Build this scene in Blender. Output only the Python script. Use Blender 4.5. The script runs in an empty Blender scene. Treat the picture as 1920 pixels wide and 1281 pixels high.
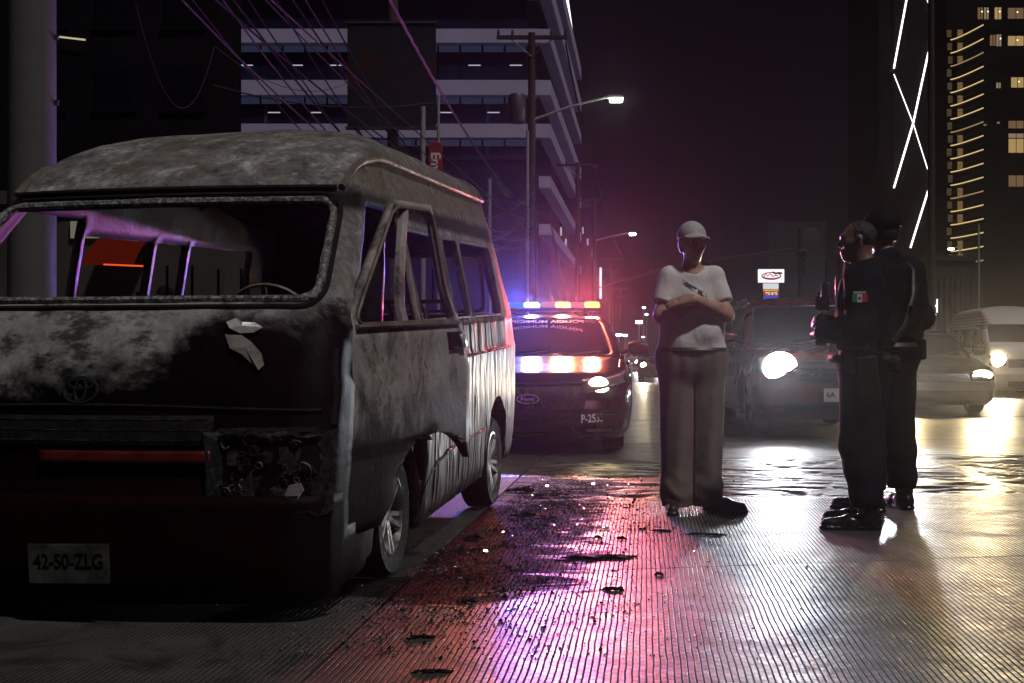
import bpy, bmesh, math, random
import numpy as np
from mathutils import Vector, Matrix, noise as mnoise

random.seed(7); rng = np.random.default_rng(7)
SC = bpy.context.scene
COL = SC.collection
R = math.radians

# ------------------------------------------------------------------ camera
FPX, CAMH, YHOR = 2200.0, 0.93, 670.0      # focal length in px of the 1920 px picture, eye height, horizon row
cam_d = bpy.data.cameras.new('camera')
cam = bpy.data.objects.new('camera', cam_d); COL.objects.link(cam)
cam.location = (0, 0, CAMH); cam.rotation_euler = (R(90), 0, 0)
cam_d.sensor_width = 36.0; cam_d.lens = 36.0 * FPX / 1920.0
cam_d.shift_y = (YHOR - 640.5) / 1920.0
cam_d.clip_start = 0.05; cam_d.clip_end = 3000
SC.camera = cam

# ------------------------------------------------------------------ night sky, dim sun, exposure
SUN_EL, SUN_AZ = R(56), R(42)             # high, behind the camera and a little to its right
w = bpy.data.worlds.new('World'); SC.world = w; w.use_nodes = True
nt = w.node_tree; bg = nt.nodes['Background']
sky = nt.nodes.new('ShaderNodeTexSky'); sky.sky_type = 'NISHITA'; sky.sun_disc = False
sky.sun_elevation = SUN_EL; sky.sun_rotation = R(180) - SUN_AZ
sc_ = nt.nodes.new('ShaderNodeVectorMath'); sc_.operation = 'SCALE'; sc_.inputs['Scale'].default_value = 0.00002
ad_ = nt.nodes.new('ShaderNodeVectorMath'); ad_.operation = 'ADD'
ad_.inputs[1].default_value = (0.0020, 0.0014, 0.0024)      # purple city glow on the night sky
nt.links.new(sky.outputs[0], sc_.inputs[0]); nt.links.new(sc_.outputs[0], ad_.inputs[0])
nt.links.new(ad_.outputs[0], bg.inputs['Color']); bg.inputs['Strength'].default_value = 1.0
sun_d = bpy.data.lights.new('sun', 'SUN'); sun_d.energy = 1.15; sun_d.angle = R(4); sun_d.color = (1.0, .95, .94)
sun = bpy.data.objects.new('sun', sun_d); COL.objects.link(sun)
sd = Vector((math.sin(SUN_AZ) * math.cos(SUN_EL), -math.cos(SUN_AZ) * math.cos(SUN_EL), math.sin(SUN_EL)))
sun.rotation_euler = sd.to_track_quat('Z', 'Y').to_euler()
SC.view_settings.view_transform = 'Standard'; SC.view_settings.look = 'None'
SC.view_settings.exposure = 0.0; SC.view_settings.gamma = 1.0; SC.view_settings.use_curve_mapping = False
SC.render.engine = 'CYCLES'
cy = SC.cycles
cy.use_denoising = True
cy.sample_clamp_indirect = 4.0; cy.sample_clamp_direct = 0
cy.max_bounces = 7; cy.diffuse_bounces = 2; cy.glossy_bounces = 4; cy.transparent_max_bounces = 16
cy.volume_bounces = 0; cy.caustics_reflective = False; cy.caustics_refractive = False

# ------------------------------------------------------------------ helpers: pixels to places
def at(x, y, Y):            # the point seen at pixel (x, y) of the photograph at distance Y
    return Vector(((x - 960) / FPX * Y, Y, CAMH + (YHOR - y) / FPX * Y))
def gnd(x, y, z=0.0):
    Y = FPX * (CAMH - z) / (y - YHOR); return Vector(((x - 960) / FPX * Y, Y, z))

# ------------------------------------------------------------------ helpers: objects
def props(o, label=None, cat=None, group=None, kind=None):
    if label: o['label'] = label
    if cat: o['category'] = cat
    if group: o['group'] = group
    if kind: o['kind'] = kind
    return o
def thing(name, label, cat, loc=(0, 0, 0), rz=0.0, group=None):
    o = bpy.data.objects.new(name, None); COL.objects.link(o)
    o.location = loc; o.rotation_euler = (0, 0, rz); o.empty_display_size = .2
    return props(o, label, cat, group)
def link(name, me, mats, parent=None):
    o = bpy.data.objects.new(name, me); COL.objects.link(o)
    if mats is not None:
        for m in (mats if isinstance(mats, (list, tuple)) else [mats]): me.materials.append(m)
    if parent: o.parent = parent
    return o
def copy_tree(o, parent=None):
    c = o.copy(); COL.objects.link(c); c.parent = parent
    for ch in o.children: copy_tree(ch, c)
    return c

class MB:
    def __init__(s): s.v = []; s.f = []; s.m = []
    def add(s, vs, fs, mi=0, M=None):
        b = len(s.v)
        for p in vs:
            p = Vector(p); s.v.append(M @ p if M else p)
        for f in fs: s.f.append(tuple(i + b for i in f)); s.m.append(mi)
        return s
    def box(s, c, d, M=None, mi=0, taper=1.0):
        x, y, z = d[0] / 2, d[1] / 2, d[2] / 2
        vs = [(sx * x * (taper if sz > 0 else 1), sy * y * (taper if sz > 0 else 1), sz * z) for sz in (-1, 1) for sy in (-1, 1) for sx in (-1, 1)]
        T = Matrix.Translation(c)
        if M is not None: T = T @ M
        return s.add(vs, [(0, 2, 3, 1), (4, 5, 7, 6), (0, 1, 5, 4), (2, 6, 7, 3), (0, 4, 6, 2), (1, 3, 7, 5)], mi, T)
    def bar(s, a, b, wd, ht, mi=0):
        a = Vector(a); b = Vector(b); d = (b - a); L = d.length
        q = d.to_track_quat('Y', 'Z').to_matrix().to_4x4()
        return s.box((a + b) / 2, (wd, L, ht), q, mi)
    def tube(s, pts, r, n=6, closed=False, mi=0, flat=1.0):
        pts = [Vector(p) for p in pts]; k = len(pts)
        rs = r if isinstance(r, (list, tuple)) else [r] * k
        vs = []; N = None
        for i, p in enumerate(pts):
            a = pts[i - 1] if (i or closed) else p; b = pts[(i + 1) % k] if (i < k - 1 or closed) else p
            t = (b - a)
            t = t.normalized() if t.length > 1e-9 else Vector((0, 0, 1))
            if N is None:
                N = t.cross(Vector((0, 0, 1)))
                if N.length < 1e-3: N = t.cross(Vector((1, 0, 0)))
            N = (N - t * N.dot(t)); N = N.normalized() if N.length > 1e-9 else t.orthogonal().normalized()
            B = t.cross(N)
            for j in range(n):
                a_ = 2 * math.pi * j / n
                vs.append(p + (N * math.cos(a_) + B * math.sin(a_) * flat) * rs[i])
        fs = []
        for i in range(k if closed else k - 1):
            for j in range(n):
                i2 = (i + 1) % k; j2 = (j + 1) % n
                fs.append((i * n + j, i * n + j2, i2 * n + j2, i2 * n + j))
        if not closed: fs += [tuple(range(n))[::-1], tuple((k - 1) * n + j for j in range(n))]
        return s.add(vs, fs, mi)
    def lathe(s, prof, n=24, M=None, mi=0, closed=False):
        vs = []; fs = []; k = len(prof)
        for (r, z) in prof:
            for j in range(n):
                a = 2 * math.pi * j / n; vs.append((r * math.cos(a), r * math.sin(a), z))
        for i in range(k if closed else k - 1):
            for j in range(n):
                j2 = (j + 1) % n; i2 = (i + 1) % k
                fs.append((i * n + j, i * n + j2, i2 * n + j2, i2 * n + j))
        if not closed:
            if prof[0][0] > 1e-4: fs.append(tuple(range(n))[::-1])
            if prof[-1][0] > 1e-4: fs.append(tuple((k - 1) * n + j for j in range(n)))
        return s.add(vs, fs, mi, M)
    def prism(s, poly, h0, h1, M=None, mi=0):       # polygon in local xy, extruded z h0..h1
        n = len(poly)
        vs = [(p[0], p[1], h0) for p in poly] + [(p[0], p[1], h1) for p in poly]
        fs = [tuple(range(n))[::-1], tuple(range(n, 2 * n))] + [(i, (i + 1) % n, n + (i + 1) % n, n + i) for i in range(n)]
        return s.add(vs, fs, mi, M)
    def grid(s, P, mi=0, skip=None):                # P[i][j] points
        a = len(P); b = len(P[0])
        vs = [p for row in P for p in row]; fs = []
        for i in range(a - 1):
            for j in range(b - 1):
                if skip and skip(i, j): continue
                fs.append((i * b + j, (i + 1) * b + j, (i + 1) * b + j + 1, i * b + j + 1))
        return s.add(vs, fs, mi)
    def mesh(s, name, smooth=40, merge=None):
        me = bpy.data.meshes.new(name)
        me.from_pydata([tuple(p) for p in s.v], [], s.f)
        for p, mi in zip(me.polygons, s.m): p.material_index = mi
        if merge is not None:
            bm = bmesh.new(); bm.from_mesh(me)
            bmesh.ops.remove_doubles(bm, verts=bm.verts, dist=merge)
            bmesh.ops.dissolve_degenerate(bm, dist=merge, edges=bm.edges)
            bmesh.ops.recalc_face_normals(bm, faces=bm.faces)
            bm.to_mesh(me); bm.free()
        me.validate(); me.update()
        if smooth:
            me.polygons.foreach_set('use_smooth', [True] * len(me.polygons))
            me.set_sharp_from_angle(angle=R(smooth))
        return me
    def build(s, name, mats, parent=None, smooth=40, merge=None, bevel=0, solid=0, sub=0):
        o = link(name, s.mesh(name, smooth, merge), mats, parent)
        if solid:
            md = o.modifiers.new('solid', 'SOLIDIFY'); md.thickness = solid; md.offset = -1
        if bevel:
            md = o.modifiers.new('bevel', 'BEVEL'); md.width = bevel; md.segments = 2; md.limit_method = 'ANGLE'; md.angle_limit = R(35)
        if sub:
            md = o.modifiers.new('sub', 'SUBSURF'); md.levels = sub; md.render_levels = sub
        return o

FACE = Matrix(((1, 0, 0, 0), (0, 0, -1, 0), (0, 1, 0, 0), (0, 0, 0, 1)))   # local xy -> xz plane, z -> -y (towards the camera)
def text_mesh(txt, size, depth=.002, bold=0.0, mirror=False):
    cu = bpy.data.curves.new('text', 'FONT'); cu.body = txt; cu.size = size; cu.extrude = depth
    cu.align_x = 'CENTER'; cu.align_y = 'CENTER'; cu.offset = bold
    o = bpy.data.objects.new('text', cu); COL.objects.link(o)
    dg = bpy.context.evaluated_depsgraph_get()
    me = bpy.data.meshes.new_from_object(o.evaluated_get(dg))
    bpy.data.objects.remove(o); bpy.data.curves.remove(cu)
    if mirror: me.transform(Matrix.Scale(-1, 4, (1, 0, 0))); me.flip_normals()
    return me
def text_part(name, txt, size, M, mat, parent, depth=.002, bold=0.0, mirror=False, sx=1.0):
    me = text_mesh(txt, size, depth, bold, mirror); me.transform(Matrix.Scale(sx, 4, (1, 0, 0))); me.transform(M)
    me.materials.clear()
    return link(name, me, mat, parent)

# ------------------------------------------------------------------ helpers: materials
class NT:
    def __init__(s, name):
        s.m = bpy.data.materials.new(name); s.m.use_nodes = True
        s.n = s.m.node_tree.nodes; s.l = s.m.node_tree.links
        s.b = s.n['Principled BSDF']; s.out = s.n['Material Output']
        s._c = None
    def new(s, t, **k):
        o = s.n.new(t)
        for a, b in k.items(): setattr(o, a, b)
        return o
    def set(s, sock, v):
        if hasattr(v, 'is_output'): s.l.new(v, sock)
        elif isinstance(v, (tuple, list)) and len(v) == 3 and sock.type == 'RGBA': sock.default_value = (*v, 1)
        else: sock.default_value = v
    def P(s, **k):
        for a, v in k.items(): s.set(s.b.inputs[a.replace('_', ' ')], v)
        return s
    @property
    def obj(s):
        if s._c is None: s._c = s.new('ShaderNodeTexCoord')
        return s._c.outputs['Object']
    def sep(s, v=None):
        q = s.new('ShaderNodeSeparateXYZ'); s.l.new(v or s.obj, q.inputs[0]); return q.outputs
    def map(s, scale=(1, 1, 1), rot=(0, 0, 0), loc=(0, 0, 0), v=None):
        q = s.new('ShaderNodeMapping'); s.l.new(v or s.obj, q.inputs[0])
        q.inputs['Scale'].default_value = scale; q.inputs['Rotation'].default_value = rot; q.inputs['Location'].default_value = loc
        return q.outputs[0]
    def noise(s, scale, detail=5, rough=.6, v=None, dist=0.0):
        q = s.new('ShaderNodeTexNoise'); s.l.new(v or s.obj, q.inputs['Vector'])
        q.inputs['Scale'].default_value = scale; q.inputs['Detail'].default_value = detail; q.inputs['Roughness'].default_value = rough
        q.inputs['Distortion'].default_value = dist
        return q.outputs['Fac']
    def ramp(s, fac, stops, interp='LINEAR'):
        q = s.new('ShaderNodeValToRGB'); e = q.color_ramp.elements; q.color_ramp.interpolation = interp
        while len(e) < len(stops): e.new(.5)
        for el, (p, c) in zip(e, stops):
            el.position = p; el.color = (*c, 1) if isinstance(c, (tuple, list)) else (c, c, c, 1)
        s.set(q.inputs[0], fac); return q.outputs[0]
    def math(s, op, a, b=0.0, c=0.0, clamp=False):
        q = s.new('ShaderNodeMath', operation=op, use_clamp=clamp)
        for i, x in enumerate((a, b, c)): s.set(q.inputs[i], x)
        return q.outputs[0]
    def mr(s, v, a, b, c=0.0, d=1.0):
        q = s.new('ShaderNodeMapRange', interpolation_type='SMOOTHSTEP')
        s.set(q.inputs['Value'], v)
        for k, x in zip(('From Min', 'From Max', 'To Min', 'To Max'), (a, b, c, d)): q.inputs[k].default_value = x
        return q.outputs[0]
    def mix(s, f, a, b, blend='MIX'):
        q = s.new('ShaderNodeMix', data_type='RGBA', blend_type=blend)
        s.set(q.inputs[0], f); s.set(q.inputs[6], a); s.set(q.inputs[7], b); return q.outputs[2]
    def bump(s, h, strength=.3, dist=.01, normal=None):
        q = s.new('ShaderNodeBump'); s.set(q.inputs['Height'], h)
        q.inputs['Strength'].default_value = strength; q.inputs['Distance'].default_value = dist
        if normal: s.l.new(normal, q.inputs['Normal'])
        s.l.new(q.outputs[0], s.b.inputs['Normal']); return q.outputs[0]

def pm(name, col, rough=.5, metal=0.0, var=.25, vscale=6.0, bs=0.0, bscale=40.0, bdist=.004, coat=0.0, rvar=.15, spec=.5):
    t = NT(name); nz = t.noise(vscale, 6)
    c2 = tuple(x * (1 - var) for x in col); c1 = tuple(min(1, x * (1 + var)) for x in col)
    t.P(Base_Color=t.ramp(nz, [(.3, c2), (.7, c1)]), Metallic=metal, Coat_Weight=coat, Specular_IOR_Level=spec)
    t.P(Roughness=t.ramp(t.noise(vscale * 2.3, 4), [(.3, max(.02, rough - rvar)), (.7, min(1, rough + rvar))]))
    if bs: t.bump(t.noise(bscale, 5), bs, bdist)
    return t.m
def em(name, col, st, sample=False):
    t = NT(name)
    e = t.new('ShaderNodeEmission'); e.inputs[0].default_value = (*col, 1); e.inputs[1].default_value = st
    t.l.new(e.outputs[0], t.out.inputs['Surface'])
    if not sample: t.m.cycles.emission_sampling = 'NONE'
    return t.m
def tinted_glass(name, tint, refl=.06):
    t = NT(name); tr = t.new('ShaderNodeBsdfTransparent'); tr.inputs[0].default_value = (*tint, 1)
    g = t.new('ShaderNodeBsdfGlossy'); g.inputs['Roughness'].default_value = .04; g.inputs[0].default_value = (.9, .9, .95, 1)
    f = t.new('ShaderNodeLayerWeight'); f.inputs[0].default_value = .25
    k = t.math('MULTIPLY_ADD', f.outputs['Fresnel'], .9, refl, clamp=True)
    mx = t.new('ShaderNodeMixShader'); t.l.new(k, mx.inputs[0]); t.l.new(tr.outputs[0], mx.inputs[1]); t.l.new(g.outputs[0], mx.inputs[2])
    t.l.new(mx.outputs[0], t.out.inputs['Surface']); return t.m

M = {}
M['black_rubber'] = pm('black_rubber', (.018, .017, .018), .7, spec=.2, var=.3, bs=.3, bscale=60)
M['charred'] = pm('charred', (.012, .011, .011), .75, spec=.15, var=.6, vscale=14, bs=.7, bscale=55, bdist=.01)
M['dark_plastic'] = pm('dark_plastic', (.02, .02, .022), .4)
M['dark_interior'] = pm('dark_interior', (.02, .018, .02), .8, spec=.1)
M['alloy'] = pm('alloy', (.42, .40, .38), .35, .9, var=.35, vscale=12)
M['chrome'] = pm('chrome', (.6, .6, .62), .18, 1.0, var=.1)
M['galv'] = pm('galv', (.34, .33, .33), .5, .3, var=.18, vscale=3, bs=.1)
M['wood_pole'] = pm('wood_pole', (.05, .036, .032), .85, spec=.1, var=.35, vscale=9, bs=.5, bscale=25)
M['steel_dark'] = pm('steel_dark', (.05, .048, .055), .5, .4)
M['cable'] = pm('cable', (.025, .024, .026), .6, spec=.2, var=.3)
M['cable_light'] = pm('cable_light', (.075, .075, .068), .6, .1, spec=.2, var=.3)
M['concrete_wall'] = pm('concrete_wall', (.06, .055, .055), .85, spec=.1, var=.2, vscale=1.2, bs=.2)
M['lamp_white'] = em('lamp_white', (.92, .95, 1.0), 60)
M['lamp_warm'] = em('lamp_warm', (1.0, .80, .45), 45)
M['street_led'] = em('street_led', (.93, 1.0, .88), 40)
M['tower_led'] = em('tower_led', (1.0, .97, .90), 3.2)
M['warm_led'] = em('warm_led', (1.0, .72, .30), .8)
M['room_warm'] = em('room_warm', (1.0, .66, .30), .55)
M['room_white'] = em('room_white', (.85, .85, 1.0), .5)

# ------------------------------------------------------------------ ground and road
ROAD_A = math.atan2(.1145, 1)                  # the road runs 6.5 degrees to the right of the view
E1 = Vector((math.sin(ROAD_A), math.cos(ROAD_A), 0)); E2 = Vector((.983, .185, 0)).normalized()
RX = Vector((math.cos(ROAD_A), -math.sin(ROAD_A), 0))

def road_mat(name, mode):
    t = NT(name)
    geo = t.new('ShaderNodeNewGeometry').outputs['Position']
    lx = t.map(rot=(0, 0, ROAD_A), v=geo)      # road coordinates: y along the road
    big = t.noise(.7, 4, v=geo); mid = t.noise(5, 6, v=geo); fine = t.noise(70, 4, v=geo)
    base = t.ramp(mid, [(.25, (.055, .05, .047)), (.6, (.095, .088, .082)), (.85, (.14, .13, .12))])
    base = t.mix(t.ramp(big, [(.4, 0.0), (.62, .5)]), base, (.07, .066, .064))
    h = None; spec = .55; rg = None
    if mode in ('rib', 'diag'):
        sw = t.new('ShaderNodeSeparateXYZ'); t.l.new(t.map(rot=(0, 0, ROAD_A + (0 if mode == 'rib' else R(-34))), v=geo), sw.inputs[0])
        wob = t.math('MULTIPLY_ADD', t.noise(3.0, 2, v=geo), .012, -.006)
        cb = t.new('ShaderNodeCombineXYZ')
        t.l.new(sw.outputs['Y'], cb.inputs[0]); t.l.new(t.math('ADD', sw.outputs['X'], wob), cb.inputs[1])
        br = t.new('ShaderNodeTexBrick', offset=.5, squash=1.0)
        t.l.new(cb.outputs[0], br.inputs['Vector'])
        br.inputs['Color1'].default_value = (1, 1, 1, 1); br.inputs['Color2'].default_value = (.72, .72, .72, 1); br.inputs['Mortar'].default_value = (0, 0, 0, 1)
        br.inputs['Scale'].default_value = 1.0; br.inputs['Mortar Size'].default_value = .0034; br.inputs['Mortar Smooth'].default_value = .6
        br.inputs['Bias'].default_value = 0.0; br.inputs['Brick Width'].default_value = .048 if mode == 'rib' else .3; br.inputs['Row Height'].default_value = .0205 if mode == 'rib' else .03
        ridge = t.new('ShaderNodeRGBToBW'); t.l.new(br.outputs['Color'], ridge.inputs[0]); ridge = ridge.outputs[0]
        # the cross breaks are shallow, the lengthwise grooves deep
        gx = t.math('FRACT', t.math('DIVIDE', t.math('ADD', sw.outputs['X'], wob), .0205 if mode == 'rib' else .03))
        groove = t.mr(t.math('ABSOLUTE', t.math('SUBTRACT', gx, .5)), .31, .45, 1.0, 0.0)
        worn = t.ramp(t.noise(2.2, 5, v=geo), [(.36, .12), (.58, 1.0)])
        ridge = t.math('ADD', t.math('MULTIPLY', ridge, .5), t.math('MULTIPLY', groove, .5))
        base = t.mix(t.math('MULTIPLY', t.math('SUBTRACT', 1.0, ridge), worn), base, (.022, .02, .02))  # dark groove lines: held dirt, plus groove shade put into the colour
        h = t.math('ADD', t.math('MULTIPLY', ridge, t.math('MULTIPLY', worn, 1.0)), t.math('MULTIPLY', fine, .22))
        h = t.math('ADD', h, t.math('MULTIPLY', mid, .55))
        spec = t.math('MULTIPLY_ADD', ridge, .52, .03); rg = ridge
        st, ds = .75, .006
    elif mode == 'torn':
        v2 = t.map(rot=(0, 0, ROAD_A - R(11)), scale=(1.0, 4.2, 1), v=geo)
        torn = t.noise(1.1, 9, .66, v=v2, dist=1.6)
        base = t.mix(t.ramp(torn, [(.36, 1.0), (.5, 0.0)]), base, (.03, .028, .027))
        h = t.math('ADD', torn, t.math('MULTIPLY', fine, .1)); st, ds = .5, .03
        spec = t.mr(torn, .40, .52, .02, .55)
    else:
        v2 = t.map(rot=(0, 0, ROAD_A), scale=(4, .8, 1), v=geo)
        str_ = t.noise(1.5, 7, .6, v=v2)
        base = t.mix(t.ramp(str_, [(.3, .5), (.6, 0.0)]), base, (.05, .047, .046))
        h = t.math('ADD', str_, t.math('MULTIPLY', fine, .3)); st, ds = .25, .012
    stain = t.math('MULTIPLY', t.mr(t.noise(1.7, 8, .68, v=geo, dist=.5), .53, .62), .62)
    base = t.mix(stain, base, (.02, .019, .018))
    if hasattr(spec, 'is_output'): spec = t.math('MULTIPLY', spec, t.math('SUBTRACT', 1.0, t.math('MULTIPLY', stain, .55)))
    # soot and melted residue washed out from under the van
    s = t.new('ShaderNodeSeparateXYZ'); t.l.new(geo, s.inputs[0])
    across = t.math('SUBTRACT', s.outputs['X'], t.math('MULTIPLY', s.outputs['Y'], .168))    # along the van's flank it is -1.34
    m1 = t.math('MULTIPLY', t.mr(across, -1.2, .35, 1.0, 0.0), t.mr(s.outputs['Y'], 3.7, 4.9))
    m1 = t.math('MULTIPLY', m1, t.mr(s.outputs['Y'], 8.6, 9.8, 1.0, 0.0))
    sn = t.noise(2.6, 9, .72, v=t.map(scale=(.7, 1.8, 1), v=geo), dist=.6)
    soot = t.mr(t.math('ADD', t.math('MULTIPLY', m1, .62), sn), .86, 1.0)
    base = t.mix(soot, base, (.011, .010, .010))
    gr = t.noise(160, 3, v=geo)
    h = t.math('ADD', h, t.math('MULTIPLY', soot, t.math('MULTIPLY', gr, 1.6)))
    rough = t.ramp(t.noise(3.3, 5, v=geo), [(.3, .30), (.7, .46)])
    if rg is not None: rough = t.mix(rg, (.9, .9, .9), rough)
    rough = t.mix(soot, rough, (.8, .8, .8))
    if mode in ('rib', 'diag'): spec = t.math('MULTIPLY', spec, t.math('SUBTRACT', 1.0, t.math('MULTIPLY', soot, .93)))
    t.P(Base_Color=base, Roughness=rough, Specular_IOR_Level=spec)
    t.bump(h, st, ds)
    return t.m

M['road_rib'] = road_mat('road_rib', 'rib'); M['road_diag'] = road_mat('road_diag', 'diag')
M['road_torn'] = road_mat('road_torn', 'torn'); M['road_smooth'] = road_mat('road_smooth', 'smooth')
M['joint'] = pm('joint', (.012, .011, .011), .9, spec=.05)

g = MB(); g.add([(-900, -60, -.03), (1200, -60, -.03), (1200, 1500, -.03), (-900, 1500, -.03)], [(0, 1, 2, 3)])
ground = g.build('ground', M['joint'], smooth=0); props(ground, 'dark ground under and beyond the road', 'ground', kind='structure')
road = thing('road', 'wet ribbed concrete road of large slabs', 'road'); road['kind'] = 'structure'
# lattice of slabs: long joints run with the road, cross joints are skewed as in the photograph
P0 = gnd(566, 1279)                            # a point of the long joint beside the van
def lat(a, b):                                 # a: metres across (along E2) from the joint, b: metres along the road
    return P0 + E2 * a + E1 * b
def alongof(p):                                # inverse of lat
    d = p - P0; det = E2.x * E1.y - E1.x * E2.y
    return (d.x * E1.y - E1.x * d.y) / det, (E2.x * d.y - E2.y * d.x) / det
bA = alongof(gnd(1240, 1066))[1]; bB = alongof(gnd(1280, 940))[1]; bC = alongof(gnd(1500, 857))[1]; bD = alongof(gnd(1500, 826))[1]
cuts = [-7.5, -2.6, bA, bB, bC, bD] + [bD + 4.6 * k for k in range(1, 12)]
modes = ['rib', 'rib', 'rib', 'torn', 'diag'] + ['smooth'] * 12
lanes = [-2.4, 0, 3.72, 7.5, 11.3, 15.0, 18.7]
G_ = .007
for li in range(len(lanes) - 1):
    for ci in range(len(cuts) - 1):
        mode = modes[ci]
        if mode == 'diag' and lanes[li] < 0: mode = 'smooth'
        if li < 1: mode = 'smooth' if ci != 1 else 'rib'
        a0, a1, b0, b1 = lanes[li] + G_, lanes[li + 1] - G_, cuts[ci] + G_, cuts[ci + 1] - G_
        dz = rng.uniform(-.0025, .0025)
        q = [lat(a0, b0), lat(a1, b0), lat(a1, b1), lat(a0, b1)]
        m = MB()
        if mode == 'torn' and li in (1, 2):          # scaled and torn surface: real relief
            nx_, ny_ = 150, 130; Pg = []
            for iy in range(ny_ + 1):
                row = []
                for ix in range(nx_ + 1):
                    fa, fb = ix / nx_, iy / ny_; p = lat(a0 + (a1 - a0) * fa, b0 + (b1 - b0) * fb)
                    u_, v_ = (p.dot(E2), p.dot(E1)); e_ = min(1, 14 * min(fa, 1 - fa, fb, 1 - fb))
                    n_ = mnoise.fractal(Vector((u_ * 1.1 + .35 * v_, v_ * 3.6, 2.0)), .75, 2.2, 6)
                    n2 = abs(mnoise.noise(Vector((u_ * 1.7 + .5 * v_, v_ * 5.5, 7.0))))
                    p = p + Vector((0, 0, -.002 + e_ * (-.020 * max(0, .16 - n2) / .16 - .011 * max(0, n_) + .002 * n_)))
                    row.append(p)
                Pg.append(row)
            m.grid(Pg); m.build('slab', M['road_torn'], road, smooth=60); continue
        m.add([p + Vector((0, 0, dz)) for p in q] + [p + Vector((0, 0, -.028)) for p in q],
              [(0, 1, 2, 3), (0, 4, 5, 1), (1, 5, 6, 2), (2, 6, 7, 3), (3, 7, 4, 0)])
        m.build('slab', M['road_' + mode], road, smooth=0)
m = MB(); q = [lat(lanes[0], cuts[-1] + .01), lat(lanes[-1], cuts[-1] + .01), lat(lanes[-1], 420), lat(lanes[0], 420)]
m.add(q, [(0, 1, 2, 3)]); m.build('far_carriageway', M['road_smooth'], road, smooth=0)
# kerb and pavement on the left, behind the van
M['pavement'] = pm('pavement', (.13, .125, .125), .8, var=.3, vscale=2, bs=.3)
m = MB(); q = [lat(-2.42, -6), lat(-13, -6), lat(-13, 300), lat(-2.42, 300)]
pv = MB().add([p + Vector((0, 0, .13)) for p in q] + [p + Vector((0, 0, -.02)) for p in q], [(0, 3, 2, 1), (0, 1, 5, 4), (1, 2, 6, 5), (2, 3, 7, 6), (3, 0, 4, 7)]).build('pavement', M['pavement'], smooth=0)
props(pv, 'raised pavement along the left side of the road', 'pavement', kind='structure')
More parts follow.
